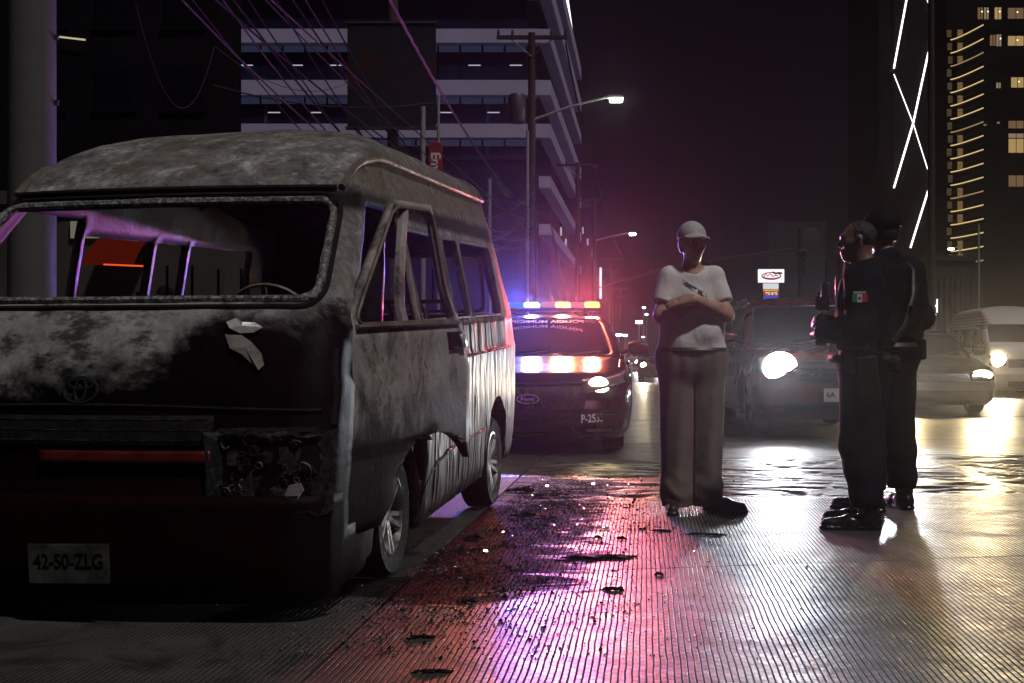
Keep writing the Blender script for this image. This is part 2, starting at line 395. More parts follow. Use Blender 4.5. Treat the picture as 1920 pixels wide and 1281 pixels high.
# ------------------------------------------------------------------ vehicle bodies: rings of plan outlines stacked by height
def pl(tab):                                   # smooth-ish piecewise linear table
    xs = [a for a, _ in tab]; ys = [b for _, b in tab]
    return lambda x: float(np.interp(x, xs, ys))
class Ring:
    """x = v (right), y = u (back, 0 = nose), z = w (up). front(w), rear(w), half width(w), corner sizes."""
    def __init__(s, uf, ur, hw, rc=.14, rcu=.16, bow=.06, rbow=.04, arches=(), zfun=None):
        s.uf, s.ur, s.hw, s.rc, s.rcu, s.bow, s.rbow, s.arches = uf, ur, hw, rc, rcu, bow, rbow, arches
        s.zfun = zfun
    def front(s, v, w):
        h = s.hw(w); a = min(abs(v), h); k = h - s.rc
        u = s.uf(w) + s.bow * (min(a, k) / h) ** 2
        if a > k: u += s.rcu * (1 - math.sqrt(max(0, 1 - ((a - k) / s.rc) ** 2)))
        return Vector((math.copysign(a, v), u, s.z(u, w)))
    def rear(s, v, w):
        h = s.hw(w); a = min(abs(v), h); k = h - s.rc
        u = s.ur(w) - s.rbow * (min(a, k) / h) ** 2
        if a > k: u -= s.rcu * (1 - math.sqrt(max(0, 1 - ((a - k) / s.rc) ** 2)))
        return Vector((math.copysign(a, v), u, s.z(u, w)))
    def us(s, w): return s.uf(w) + s.bow * ((s.hw(w) - s.rc) / s.hw(w)) ** 2 + s.rcu
    def ue(s, w): return s.ur(w) - s.rbow * ((s.hw(w) - s.rc) / s.hw(w)) ** 2 - s.rcu
    def z(s, u, w): return s.zfun(u, w) if s.zfun else w
    def arch(s, u):
        z = -9
        for (uc, zc, r) in s.arches:
            if abs(u - uc) < r: z = max(z, zc + math.sqrt(r * r - (u - uc) ** 2))
        return z
    def side(s, u, w, sg=1):
        zz = s.z(u, w); a = s.arch(u)
        return Vector((sg * s.hw(w), u, max(zz, a)))
    def col(s, kind, a, w, sg=1):
        if kind == 'f': return s.front(sg * a * s.hw(w), w)
        if kind == 'r': return s.rear(sg * a * s.hw(w), w)
        if kind == 's': return s.side(a(w) if callable(a) else a, w, sg)
    def cols(s, fronts, sides, rears):
        h = [('f', a) for a in fronts] + [('s', a) for a in sides] + [('r', a) for a in rears]
        return h
    def body(s, mb, cols, rows, skip=None, mi=0, both=True):
        for sg in ((1, -1) if both else (1,)):
            P = [[s.col(k, a, w, sg) for (k, a) in cols] for w in rows]
            mb.grid(P, mi, (lambda i, j: skip(i, j, sg)) if skip else None)
        return mb
    def roof(s, mb, cols, w, crown, steps=4, mi=0):
        """close the top ring: columns of v, from the front edge to the rear edge"""
        L = [s.col(k, a, w, -1) for (k, a) in cols]; Rr = [s.col(k, a, w, 1) for (k, a) in cols]
        P = []
        for a, b in zip(L, Rr):
            row = []
            for i in range(steps * 2 + 1):
                t = i / (steps * 2); p = a.lerp(b, t)
                p.z += crown * 4 * t * (1 - t) * min(1, (b - a).length / .8); row.append(p)
            P.append(row)
        mb.grid(P, mi)
        return mb
    def npatch(s, kind, a0, a1, w0, w1, na, nw, off, sg=1):
        """grid of points on the surface moved off along the normal"""
        P = []
        for i in range(nw + 1):
            w = w0 + (w1 - w0) * i / nw; row = []
            for j in range(na + 1):
                def A(x): return x(w) if callable(x) else x
                a = A(a0) + (A(a1) - A(a0)) * j / na
                row.append(s.off(kind, a, w, off, sg))
            P.append(row)
        return P
    def off(s, kind, a, w, off, sg=1):
        f = {'f': lambda a, w: s.front(a, w), 's': lambda a, w: s.side(a, w, sg), 'r': lambda a, w: s.rear(a, w)}[kind]
        e = .004; p = f(a, w)
        da = f(a + e, w) - f(a - e, w); dw = f(a, w + e) - f(a, w - e)
        n = da.cross(dw)
        if n.length < 1e-12: n = Vector((0, -1, 0))
        n.normalize()
        if (kind == 'f' and n.y > 0) or (kind == 'r' and n.y < 0) or (kind == 's' and n.x * sg < 0): n = -n
        return p + n * off
    def rrect(s, kind, a0, a1, w0, w1, r, off, sg=1, n=5):
        """closed loop of points: a rounded rectangle drawn on the surface"""
        pts = []
        def A(x, w): return x(w) if callable(x) else x
        for cx, cw, q in ((1, 1, 0), (0, 1, 1), (0, 0, 2), (1, 0, 3)):
            for i in range(n + 1):
                t = (q + i / n) * math.pi / 2
                w = (w1 - r if cw else w0 + r) + r * math.sin(t)
                a = (A(a1, w) - r if cx else A(a0, w) + r) + r * math.cos(t)
                pts.append(s.off(kind, a, w, off, sg))
            nx = {0: (1, 1, 0, 1), 1: (0, 1, 0, 0), 2: (0, 0, 1, 0), 3: (1, 0, 1, 1)}[q]
            for k in range(1, 6):
                t = k / 6
                if q == 0: w = w1; a = A(a1, w) - r + (A(a0, w) + r - (A(a1, w) - r)) * t
                elif q == 1: w = w1 - r + (w0 + r - w1 + r) * t; a = A(a0, w)
                elif q == 2: w = w0; a = A(a0, w) + r + (A(a1, w) - r - A(a0, w) - r) * t
                else: w = w0 + r + (w1 - r - w0 - r) * t; a = A(a1, w)
                pts.append(s.off(kind, a, w, off, sg))
        return pts
    def corner_fill(s, mb, kind, a0, a1, w0, w1, r, sg=1, n=5, off=0.0, only=None):
        """four small webs that turn the square corners of an opening into rounded ones"""
        def A(x, w): return x(w) if callable(x) else x
        for cx, cw, q in ((1, 1, 0), (0, 1, 1), (0, 0, 2), (1, 0, 3)):
            if only is not None and q != only: continue
            w_ = w1 if cw else w0; a_ = A(a1 if cx else a0, w_)
            vs = [s.off(kind, a_, w_, off, sg)]
            for i in range(n + 1):
                t = (q + i / n) * math.pi / 2
                w = (w1 - r if cw else w0 + r) + r * math.sin(t)
                a = (A(a1, w) - r if cx else A(a0, w) + r) + r * math.cos(t)
                vs.append(s.off(kind, a, w, off, sg))
            mb.add(vs, [(0, i, i + 1) for i in range(1, n + 1)])

def wheel(name, parent, loc, r, wd, tyre_m, rim_m, sg=1, spokes=5, dish=.35, flat=0.0):
    """a tyre and a spoked rim turning about x; sg = side the rim faces"""
    wh = MB()
    hw_ = wd / 2
    prof = [(r * .66, -hw_ * .9), (r * .9, -hw_), (r * .985, -hw_ * .72), (r, -hw_ * .4), (r, hw_ * .4), (r * .985, hw_ * .72), (r * .9, hw_), (r * .66, hw_ * .9)]
    MX = Matrix.Translation(loc) @ Matrix.Rotation(R(90) * sg, 4, 'Y')
    wh.lathe(prof, 36, MX, closed=True)
    if flat:
        for p in wh.v:
            if p.z < loc[2] - r + flat: p.z = loc[2] - r + flat
    w_ = wh.build('wheel', tyre_m, parent)
    rm = MB()
    rr = r * .67
    rm.lathe([(rr, -hw_ * .85), (rr, hw_ * .86), (rr * .93, hw_ * .9), (rr * .90, hw_ * .55), (rr * .88, -hw_ * .8)], 32, MX, closed=True)
    rm.lathe([(0, hw_ * .62), (rr * .2, hw_ * .6), (rr * .24, hw_ * .3)], 16, MX)
    for k in range(spokes):
        for dk in (-.17, .17):
            a = 2 * math.pi * k / spokes; b = a + dk
            p0 = Vector((rr * .15 * math.cos(a + dk * 2), rr * .15 * math.sin(a + dk * 2), hw_ * .5)); p1 = Vector((rr * .92 * math.cos(b), rr * .92 * math.sin(b), hw_ * .72))
            d = (p1 - p0).normalized(); sN = d.cross(Vector((0, 0, 1))).normalized() * rr * .085; up = Vector((0, 0, hw_ * .14))
            rm.add([p0 - sN - up, p0 + sN - up, p1 + sN * .8 - up, p1 - sN * .8 - up, p0 - sN * .7 + up, p0 + sN * .7 + up, p1 + sN * .6 + up, p1 - sN * .6 + up],
                   [(0, 3, 2, 1), (4, 5, 6, 7), (0, 1, 5, 4), (1, 2, 6, 5), (2, 3, 7, 6), (3, 0, 4, 7)], 0, MX)
    rm.build('rim', rim_m, w_)
    dk_ = MB(); dk_.lathe([(0, -hw_ * .3), (rr * .9, -hw_ * .3)], 24, MX); dk_.build('brake_disc', M['charred'], w_)
    return w_

# ------------------------------------------------------------------ the burnt van
VAN_YAW = R(9.638); VAN_PITCH = R(2.9); VAN_O = Vector((-1.5334, 4.1001, -.0531))
def van_materials():
    t = NT('burnt_shell'); x, y, z = t.sep()
    big = t.noise(2.3, 9, .68, dist=.5); mid = t.noise(7, 9, .72); fine = t.noise(45, 6, .7)
    ash = t.ramp(mid, [(.30, (.045, .043, .041)), (.43, (.13, .125, .12)), (.55, (.22, .213, .205)), (.68, (.50, .49, .47))])
    rust = t.ramp(t.noise(5, 8, .7, dist=.8), [(.3, (.03, .024, .02)), (.5, (.13, .095, .06)), (.7, (.20, .155, .10))])
    soot = t.ramp(fine, [(.3, (.006, .006, .006)), (.7, (.018, .017, .017))])
    col = t.mix(t.ramp(t.noise(3.1, 8, .7), [(.48, 0.0), (.66, .7)]), ash, rust)
    chips = t.math('MULTIPLY', t.mr(t.noise(22, 8, .78), .54, .565), t.mr(t.noise(2.6, 4, .6), .44, .58))
    col = t.mix(t.math('MULTIPLY', chips, .4), col, (.60, .58, .55))
    scabs = t.math('MULTIPLY', t.mr(t.noise(30, 7, .75), .555, .58), t.mr(t.noise(4.1, 5, .6), .46, .58)); col = t.mix(t.math('MULTIPLY', scabs, .5), col, (.018, .016, .015))
    # side wall: brown-grey, with long smears running down
    smear = t.noise(2.0, 8, .66, v=t.map(scale=(3, 5.5, 1.1)), dist=.4)
    sidecol = t.ramp(smear, [(.30, (.025, .021, .018)), (.41, (.12, .10, .085)), (.50, (.23, .20, .17)), (.58, (.33, .30, .265)), (.70, (.50, .47, .43))])
    sidecol = t.mix(t.math('MULTIPLY', t.mr(t.noise(1.7, 3, .5), .48, .60), .55), sidecol, (.42, .40, .37))
    isside = t.mr(t.math('ABSOLUTE', x), .80, .875)
    col = t.mix(t.math('MULTIPLY', isside, t.mr(z, 1.75, 1.5)), col, sidecol)
    # roof flank under the gutter: ochre rust
    fl = t.math('MULTIPLY', t.mr(z, 1.60, 1.68), t.mr(t.math('ABSOLUTE', x), .68, .75))
    col = t.mix(t.math('MULTIPLY', fl, t.ramp(mid, [(.40, .1), (.6, .95)])), col, (.15, .115, .065))
    # black edge just above the windscreen
    col = t.mix(t.math('MULTIPLY', t.mr(z, 1.66, 1.60), t.mr(z, 1.52, 1.56)), col, soot)
    # panel in front: ash stays under the windscreen, thickest on the left; below it soot, then scorched red paint
    isfront = t.math('MULTIPLY', t.mr(y, .62, .40), t.mr(z, 1.24, 1.17))
    edge = t.math('ADD', z, t.math('MULTIPLY', t.math('SUBTRACT', big, .5), .62))
    edge = t.math('SUBTRACT', edge, t.math('MULTIPLY', t.mr(x, -.1, .8), .22))
    ashmask = t.mr(edge, .83, .99)
    paint = t.mix(t.ramp(t.noise(3.4, 7, .66), [(.42, 0.0), (.60, 1.0)]), (.0025, .0023, .0028), (.0075, .0014, .002))
    frontcol = t.mix(ashmask, paint, t.mix(t.ramp(t.noise(6, 8, .72, v=t.map(scale=(1, 1, 2.2))), [(.42, .9), (.52, 0.0)]), t.mix(.5, ash, (.36, .355, .345)), (.035, .03, .027)))
    col = t.mix(isfront, col, frontcol)
    # what is left of the red paint along the lower front corner
    lowred = t.math('MULTIPLY', t.mr(z, .62, .5), t.mr(y, 1.3, .9))
    col = t.mix(t.math('MULTIPLY', lowred, t.ramp(t.noise(5, 8, .7), [(.38, .2), (.55, 1.0)])), col, (.011, .002, .0024))
    # bare, heat-buckled sheet along the rear half
    bare = t.math('MULTIPLY', t.mr(y, 1.35, 1.6), t.mr(z, 1.07, 1.03))
    bare = t.math('MULTIPLY', bare, isside)
    streak = t.noise(3.0, 7, .6, v=t.map(scale=(1, 7, .8)))
    col = t.mix(bare, col, t.ramp(streak, [(.3, (.03, .025, .022)), (.5, (.085, .072, .06)), (.75, (.20, .17, .14))]))
    r0 = t.ramp(fine, [(.3, .55), (.7, .9)])
    r1 = t.mix(bare, r0, t.ramp(streak, [(.3, .32), (.7, .5)]))
    glossy = t.math('MULTIPLY', isfront, t.math('SUBTRACT', 1.0, ashmask))
    r1 = t.mix(t.math('MAXIMUM', glossy, lowred), r1, t.ramp(mid, [(.3, .34), (.7, .6)]))
    wing = t.math('MULTIPLY', t.mr(y, .78, .60), t.mr(z, 1.12, 1.02)); wing = t.math('MULTIPLY', wing, t.mr(t.math('ABSOLUTE', x), .74, .80))
    col = t.mix(t.math('MULTIPLY', wing, t.ramp(t.noise(8, 7, .7), [(.40, 1.0), (.62, .55)])), col, (.010, .008, .008))
    vor = t.new('ShaderNodeTexVoronoi'); t.l.new(t.map(scale=(1, 1, .8)), vor.inputs['Vector']); vor.inputs['Scale'].default_value = 46; bw = t.new('ShaderNodeRGBToBW'); t.l.new(vor.outputs['Color'], bw.inputs[0])
    col = t.mix(.22, col, t.mix(1.0, col, t.ramp(bw.outputs[0], [(.25, .35), (.5, 1.0), (.75, 1.55)]), 'MULTIPLY'))
    t.P(Base_Color=col, Roughness=r1, Metallic=t.math('MULTIPLY', bare, .5), Specular_IOR_Level=t.math('MULTIPLY_ADD', bare, .35, t.mix(glossy, (.13, .13, .13), (.045, .045, .045))))
    h = t.math('ADD', t.math('MULTIPLY', mid, .5), t.math('MULTIPLY', fine, .3))
    n1 = t.bump(h, .5, .012)
    warp = t.noise(2.2, 3, .5, v=t.map(scale=(.4, 4.5, .55)), dist=.8)
    q = t.new('ShaderNodeBump'); t.l.new(t.math('MULTIPLY', warp, bare), q.inputs['Height']); q.inputs['Strength'].default_value = .8; q.inputs['Distance'].default_value = .14
    t.l.new(n1, q.inputs['Normal']); t.l.new(q.outputs[0], t.b.inputs['Normal'])
    M['burnt_shell'] = t.m
    # the door leaf: powdery grey-brown, black where it burned longest
    t = NT('burnt_door'); x, y, z = t.sep()
    smear = t.noise(2.1, 8, .68, v=t.map(scale=(3, 3.2, 1.6)), dist=.5); fine = t.noise(50, 6, .7)
    c = t.ramp(smear, [(.30, (.03, .026, .024)), (.40, (.13, .115, .10)), (.49, (.26, .236, .21)), (.58, (.36, .335, .305)), (.70, (.52, .495, .46))])
    c = t.mix(t.math('MULTIPLY', t.mr(t.noise(24, 8, .78), .55, .575), .6), c, (.03, .026, .024))
    c = t.mix(t.math('MULTIPLY', t.mr(t.noise(1.9, 3, .5), .47, .60), .6), c, (.44, .42, .40))
    blk = t.mr(t.math('ADD', z, t.math('MULTIPLY', t.math('SUBTRACT', smear, .5), .9)), .88, .62)
    c = t.mix(blk, c, (.016, .014, .015))
    t.P(Base_Color=c, Roughness=t.mix(blk, t.ramp(fine, [(.3, .6), (.7, .9)]), (.38, .38, .38)), Specular_IOR_Level=.18)
    t.bump(t.math('ADD', t.math('MULTIPLY', smear, .6), t.math('MULTIPLY', fine, .25)), .45, .015)
    M['burnt_door'] = t.m
    t = NT('burnt_inside'); nz = t.noise(6, 8, .7)
    t.P(Base_Color=t.ramp(nz, [(.35, (.012, .011, .010)), (.55, (.05, .044, .04)), (.75, (.14, .125, .115))]), Roughness=t.ramp(nz, [(.3, .5), (.7, .8)]))
    t.P(Specular_IOR_Level=.25); t.bump(t.noise(40, 5), .5, .006); M['burnt_inside'] = t.m
    t = NT('melted_seal'); nz = t.noise(60, 6, .75)
    t.P(Base_Color=t.ramp(nz, [(.40, (.02, .02, .02)), (.52, (.20, .19, .18)), (.64, (.62, .61, .60))]), Roughness=.45)
    t.bump(nz, .9, .012); M['melted_seal'] = t.m
    t = NT('melted_plastic'); nz = t.noise(18, 8, .75, dist=1.5)
    t.P(Base_Color=t.ramp(nz, [(.5, (.008, .008, .008)), (.68, (.06, .058, .056)), (.8, (.26, .25, .24))]), Roughness=t.ramp(nz, [(.3, .18), (.7, .5)]))
    t.bump(nz, 1.0, .03); M['melted_plastic'] = t.m
    M['gutter'] = pm('gutter', (.20, .165, .13), .6, .3, var=.5, vscale=12, bs=.4)
    M['ash_flake'] = pm('ash_flake', (.20, .18, .16), .8, var=.35, vscale=25, bs=.5)
    M['peeled_skin'] = pm('peeled_skin', (.62, .62, .58), .35, .3, var=.3, vscale=25)
    M['curl_ash'] = pm('curl_ash', (.09, .087, .085), .35, var=.9, vscale=30)
    M['red_trim'] = pm('red_trim', (.085, .007, .005), .4, var=.45, vscale=9, bs=.3)
    M['plate_white'] = pm('plate_white', (.055, .057, .05), .6, spec=.1, var=.65, vscale=14)
    M['ink'] = pm('ink', (.005, .005, .005), .6, spec=.1)
van_materials()

van_uf = pl([(.12, .10), (.18, .03), (.3, .0), (.48, .0), (.56, .03), (.62, .035), (.76, .06), (.9, .10), (1.0, .14), (1.1, .20), (1.175, .28), (1.575, .74), (1.60, .765), (1.66, .84), (1.75, 1.0), (1.85, 1.2), (1.92, 1.40), (1.97, 1.62), (2.0, 1.9)])
van_ur = pl([(.12, 4.08), (.3, 4.16), (.9, 4.16), (1.07, 4.12), (1.5, 3.98), (1.8, 3.84), (1.9, 3.75), (2.0, 3.3)])
van_hw = pl([(.12, .855), (.2, .88), (.4, .895), (.87, .905), (.90, .895), (1.07, .885), (1.5, .80), (1.72, .745), (1.78, .735), (1.85, .70), (1.92, .63), (1.97, .52), (2.0, .34)])
_uf0, _hw0, _ur0 = van_uf, van_hw, van_ur
def van_uf(w):
    if w <= 1.6: return _uf0(w)
    q = min(1, (w - 1.6) / .43); return .765 + .40 * q + .95 * (1 - math.sqrt(1 - q * q))
def van_hw(w):
    if w <= 1.78: return _hw0(w)
    q = min(1, (w - 1.78) / .25); return .735 * max(0, 1 - q ** 2.6) ** .55
def van_ur(w):
    if w <= 1.8: return _ur0(w)
    q = min(1, (w - 1.8) / .23); return 3.84 - .10 * q - .7 * (1 - math.sqrt(1 - q * q))
def van_body(van, shell, inside, intact=False):
    K = Ring(van_uf, van_ur, van_hw, rc=.11, rcu=.14, bow=.10, rbow=.05, arches=((1.05, .28, .335), (3.37, .23, .345)))
    def us(f, fixed):            # side column that follows the raked front by a share f and sits at u = fixed lower down
        return lambda w: max(fixed, K.us(w)) * (1 - f) + (K.us(w) * f if f else 0)
    def frac(f):                 # between the raked front edge and the B pillar
        return lambda w: K.us(w) + (1.47 - K.us(w)) * f if K.us(w) < 1.45 else K.us(w) + .01 + .05 * f
    def fx(u): return lambda w: max(u, K.us(w) + .07 + .02 * (u - 1.4))
    fronts = [0, .15, .3, .45, .6, .72, .80, .86, .91, .95, .98, .995]
    dsides = [frac(f) for f in (0, .06, .10, .2, .3, .36, .4, .45, .5, .55, .6, .65, .7, .75, .8, .85, .9, .95, 1.0)]
    su = [1.52, 1.57, 1.62, 1.67, 1.72, 1.78, 1.84, 1.90, 1.96, 2.02, 2.08, 2.15, 2.22, 2.27, 2.33, 2.39, 2.45, 2.51, 2.58, 2.64, 2.69, 2.75, 2.80, 2.85, 2.90, 2.95, 3.0, 3.03, 3.06, 3.1, 3.15, 3.2, 3.25, 3.3, 3.35, 3.4, 3.45, 3.52, 3.60, 3.63, 3.67, 3.70, 3.73]
    ssides = [fx(u) for u in su]
    rears = [.995, .97, .92, .86, .8, .5, .25, 0]
    cols = K.cols(fronts, dsides, ssides and [] or []) + [('s', a) for a in ssides] + [('r', a) for a in rears]
    rows = [.13, .17, .2, .25, .3, .35, .4, .45, .5, .54, .58, .62, .68, .76, .83, .865, .90, .95, 1.0, 1.04, 1.075, 1.125, 1.175, 1.25, 1.35, 1.42, 1.47, 1.50, 1.54, 1.575, 1.60, 1.63, 1.66, 1.70, 1.74, 1.78, 1.81, 1.84, 1.87, 1.90, 1.925, 1.95, 1.97, 1.985, 2.0, 2.01, 2.018, 2.024]
    nf = len(fronts); nd = len(dsides); s0 = nf + nd
    def idx(u): return s0 + su.index(u)
    rI = lambda w: rows.index(w)
    r_front = s0 + len(su)
    def skip(i, j, sg):
        if j < 8 and rI(1.175) <= i < rI(1.575): return True                                     # windscreen
        if nf + 2 <= j < nf + nd - 1 and rI(.35) <= i < rI(1.575) and (sg == 1 or i >= rI(1.075)): return True   # driver's door opening, passenger window
        if rI(1.075) <= i < rI(1.50) and (idx(1.52) <= j < idx(2.22) or idx(2.27) <= j < idx(2.64) or idx(2.69) <= j < idx(3.60)): return True
        if j >= r_front + 3 and rI(1.075) <= i < rI(1.47): return True                          # tailgate window
        return False
    mb = MB(); K.body(mb, cols, rows, skip); K.roof(mb, cols, 2.024, .004, 3)
    if not intact:             # heat-buckled sheet: dents everywhere, upright waves along the rear flank
        for p in mb.v:
            n_ = mnoise.noise(p * 2.3) * .010 + mnoise.noise(p * 6.0) * .004
            if abs(p.x) > .7 and p.y > 1.45 and p.z < 1.07: n_ += .016 * mnoise.noise(Vector((p.y * 6.5, p.z * 1.3, 4.0))) + .006 * mnoise.noise(Vector((p.y * 15, p.z * 2.5, 9.0)))
            if abs(p.x) > .6: p.x += math.copysign(n_, p.x) * .9
            if p.z > 1.6: p.z += n_ * 1.1
            elif p.y < .7: p.y += n_ * .7
    body = mb.build('body_shell', [shell, inside], van, merge=.0006, smooth=35)
    md = body.modifiers.new('solid', 'SOLIDIFY'); md.thickness = .028; md.offset = -1; md.material_offset = 1; md.use_rim = True; md.material_offset_rim = 0
    return K, body

def build_burnt_van():
    van = thing('burnt_van', 'burnt-out high-roof van with empty windows and scorched red lower front', 'van', VAN_O)
    van.rotation_mode = 'XYZ'
    van.rotation_euler = (Matrix.Rotation(-VAN_YAW, 3, 'Z') @ Matrix.Rotation(VAN_PITCH, 3, 'X')).to_euler()
    K, body = van_body(van, M['burnt_shell'], M['burnt_inside'])
    # rounded corners of the windscreen opening and its melted seal
    hwf = lambda w: .91 * K.hw(w); ngf = lambda w: -.91 * K.hw(w)
    for q in range(4):
        cf = MB(); K.corner_fill(cf, 'f', ngf, hwf, 1.175, 1.575, .06, off=-.004, only=q)
        cf.build('screen_corner', M['burnt_shell'], body, solid=.02)
    sl = MB(); loop = K.rrect('f', ngf, hwf, 1.178, 1.572, .06, .004)
    sl.tube(loop, [.0125 + .006 * rng.random() for _ in loop], 7, closed=True)
    sl.build('windscreen_seal', M['melted_seal'], van)
    sl2 = MB(); loop = K.rrect('f', lambda w: ngf(w) - .022, lambda w: hwf(w) + .022, 1.150, 1.600, .08, .003)
    sl2.tube(loop, .011, 6, closed=True); sl2.build('outer_seal', M['charred'], van)
    # header lip above the windscreen
    lip = MB(); lip.tube([K.off('f', v, 1.622, .012) for v in np.linspace(-.70, .70, 25)], .012, 6); lip.build('roof_lip', M['charred'], van)
    # gutter that frames the high roof: up the corner, then back along the flank
    for sg in (1, -1):
        gp = [K.off('f', sg * a * K.hw(w_), w_, .010) for a, w_ in ((.93, 1.625), (.95, 1.67), (.965, 1.72), (.985, 1.76))]
        gp += [K.off('s', max(u, K.us(1.80)), 1.80 - .012 * max(0, (.10 - (u - K.us(1.8)))) / .1, .012, sg) for u in np.linspace(K.us(1.80), 3.72, 30)]
        gm = MB(); gm.tube(gp, [.016] * 4 + [.0125] * 30, 6); gm.build('gutter', M['gutter'], van)
        # charred drips of sealant under the gutter
    # moulding line and sill line along the flanks
    for sg in (1, -1):
        ml = MB(); ml.tube([K.off('s', u, .868, .006, sg) for u in np.linspace(1.52, 3.74, 20)], .012, 6, flat=.6); ml.build('side_moulding', M['burnt_shell'], van)
        st = MB()
        pth = [K.off('s', u, .26 + .16 * (1 - math.exp(-(u - 1.40) * 5)), .006, sg) for u in np.linspace(1.40, 1.9, 10)] + [K.off('s', u, .42, .006, sg) for u in np.linspace(1.95, 2.98, 8)]
        st.tube(pth, .011, 6, flat=.7); st.build('body_crease', M['burnt_shell'], van)
        for a in (1.70, 2.24):
            sl_ = MB(); sl_.tube([K.off('s', a, w_, .003, sg) for w_ in np.linspace(.16, 1.05, 10)], .005, 5)
            sl_.build('panel_seam', M['charred'], van)
        for (a0, a1) in ((1.52, 2.22), (2.27, 2.64), (2.69, 3.60)):
            wf = MB(); wf.tube(K.rrect('s', a0, a1, 1.075, 1.50, .05, .002, sg), [.005 + .003 * rng.random() for _ in range(44)], 6, closed=True)
            K.corner_fill(wf, 's', a0, a1, 1.075, 1.50, .05, sg, off=-.002)
            wf.build('window_frame', M['gutter'], van)
    # tailgate window frame
    tf = MB(); tf.tube(K.rrect('r', -.68, .68, 1.09, 1.46, .05, .002), .012, 6, closed=True); tf.build('tailgate_frame', M['burnt_inside'], van)
    # --- driver's door, hanging open
    hx = K.side(K.us(.8) + .02, .8); hinge = Vector((hx.x - .004, .475, 0))
    door = MB()
    us_ = lambda f: (lambda w: (K.us(w) + .02) + (1.455 - .12 * min(1, max(0, (w - 1.0) / .16)) - K.us(w) - .02) * f)
    fr = [0, .05, .10, .16, .24, .32, .40, .46, .5, .54, .58, .62, .66, .7, .74, .78, .82, .86, .90, .93, .965, 1.0]
    rws = [.30, .34, .38, .42, .46, .5, .54, .58, .62, .66, .72, .8, .865, .9, .96, 1.02, 1.08, 1.12, 1.2, 1.3, 1.4, 1.47, 1.52, 1.555, 1.585]
    AR = lambda u: (.16 + math.sqrt(max(0, .45 ** 2 - (u - 1.12) ** 2))) if abs(u - 1.12) < .45 else -9
    P = []
    for w_ in rws:
        row = []
        for f in fr:
            u = us_(f)(w_); p = K.off('s', u, w_, .012)
            z = max(w_, AR(u)); p = K.off('s', u, z, .012) if z > w_ else p
            row.append(p)
        P.append(row)
    i0, i1 = rws.index(1.08), rws.index(1.555); j0, j1 = fr.index(.05), fr.index(.965)
    door.grid(P, 0, lambda i, j: i0 <= i < i1 and j0 <= j < j1)
    w0_, w1_ = 1.08, 1.555
    K.corner_fill(door, 's', us_(.05), us_(.965), w0_, w1_, .05, 1, off=.012)
    TH = Matrix.Translation(hinge) @ Matrix.Rotation(R(-12.5), 4, 'Z') @ Matrix.Translation(-hinge)
    dr = MB(); dr.v = [TH @ p for p in door.v]; dr.f = door.f; dr.m = door.m
    dob = dr.build('driver_door', M['burnt_door'], van, merge=.0006, smooth=35, solid=.035)
    # window sill strip, quarter post, handle recess, frame lip
    ds = MB(); ds.tube([TH @ K.off('s', us_(f)(1.07), 1.07, .018) for f in np.linspace(.05, .97, 12)], .011, 6); ds.build('door_sill_strip', M['gutter'], dob)
    dq = MB(); dq.tube([TH @ K.off('s', us_(.36 + .25 * (1.55 - w_))(w_), w_, -.004) for w_ in np.linspace(1.08, 1.55, 8)], .017, 6, flat=1.4); dq.build('quarter_post', M['burnt_door'], dob)
    dl = MB(); dl.tube([TH @ p for p in K.rrect('s', us_(.05), us_(.965), w0_, w1_, .05, .016)], .006, 6, closed=True); dl.build('door_window_lip', M['gutter'], dob)
    dh = MB(); Pp = K.npatch('s', us_(.82), us_(.95), .955, 1.03, 4, 3, .016); dh.grid([[TH @ p for p in r_] for r_ in Pp]); dh.build('handle_recess', M['charred'], dob, solid=.01)
    hh = MB(); Pp = K.npatch('s', us_(.91), us_(.955), .962, 1.018, 2, 2, .026); hh.grid([[TH @ p for p in r_] for r_ in Pp]); hh.build('handle', M['peeled_skin'], dob, solid=.012)
    # curled shreds of glass film along the top of the door window
    shr = MB()
    for f in np.linspace(.38, .9, 16):
        p = TH @ K.off('s', us_(f)(1.55), 1.55, -.002); a = rng.uniform(.012, .035)
        shr.add([p + Vector((0, -.014, .01)), p + Vector((0, .018, .01)), p + Vector((rng.uniform(-.01, .012), .01, -a)), p + Vector((rng.uniform(-.01, .012), -.008, -a * .8))], [(0, 1, 2, 3)])
    o = shr.build('glass_shred', M['peeled_skin'], dob, smooth=0); o['kind'] = 'stuff'
    # --- front details
    # bumper: a separate shell, scorched red, with the upper edge line and the fog recess
    bm_ = MB()
    bm_.grid(K.npatch('f', lambda w_: -K.hw(w_) * .999, lambda w_: K.hw(w_) * .999, .14, .50, 40, 12, .012))
    for p in bm_.v:
        p.z += .0; p.y += .010 * mnoise.noise(p * 4)
    bm_.build('bumper', M['burnt_shell'], van, solid=.02)
    rt = MB(); rt.grid(K.npatch('f', -.12, .50, .615, .655, 24, 3, .014)); rt.build('red_grille_bar', M['red_trim'], van, solid=.012)
    gb = MB(); gb.grid(K.npatch('f', -.50, .50, .665, .775, 24, 4, .004)); gb.build('grille_recess', M['charred'], van, solid=.01)
    for k, w_ in enumerate((.69, .725, .76)):
        gs = MB(); gs.tube([K.off('f', v, w_, .010) for v in np.linspace(-.48, .48, 17)], .006, 5); gs.build('grille_slat', M['melted_plastic'], van)
    nl = MB(); nl.tube([K.off('f', v, .80 + .012 * math.cos(v * 3), .004) for v in np.linspace(-.62, .86, 30)], .007, 5); nl.build('panel_seam', M['charred'], van)
    # badge: three interlocked ellipses
    bc = Vector((.005, 0, .862))
    em_ = MB()
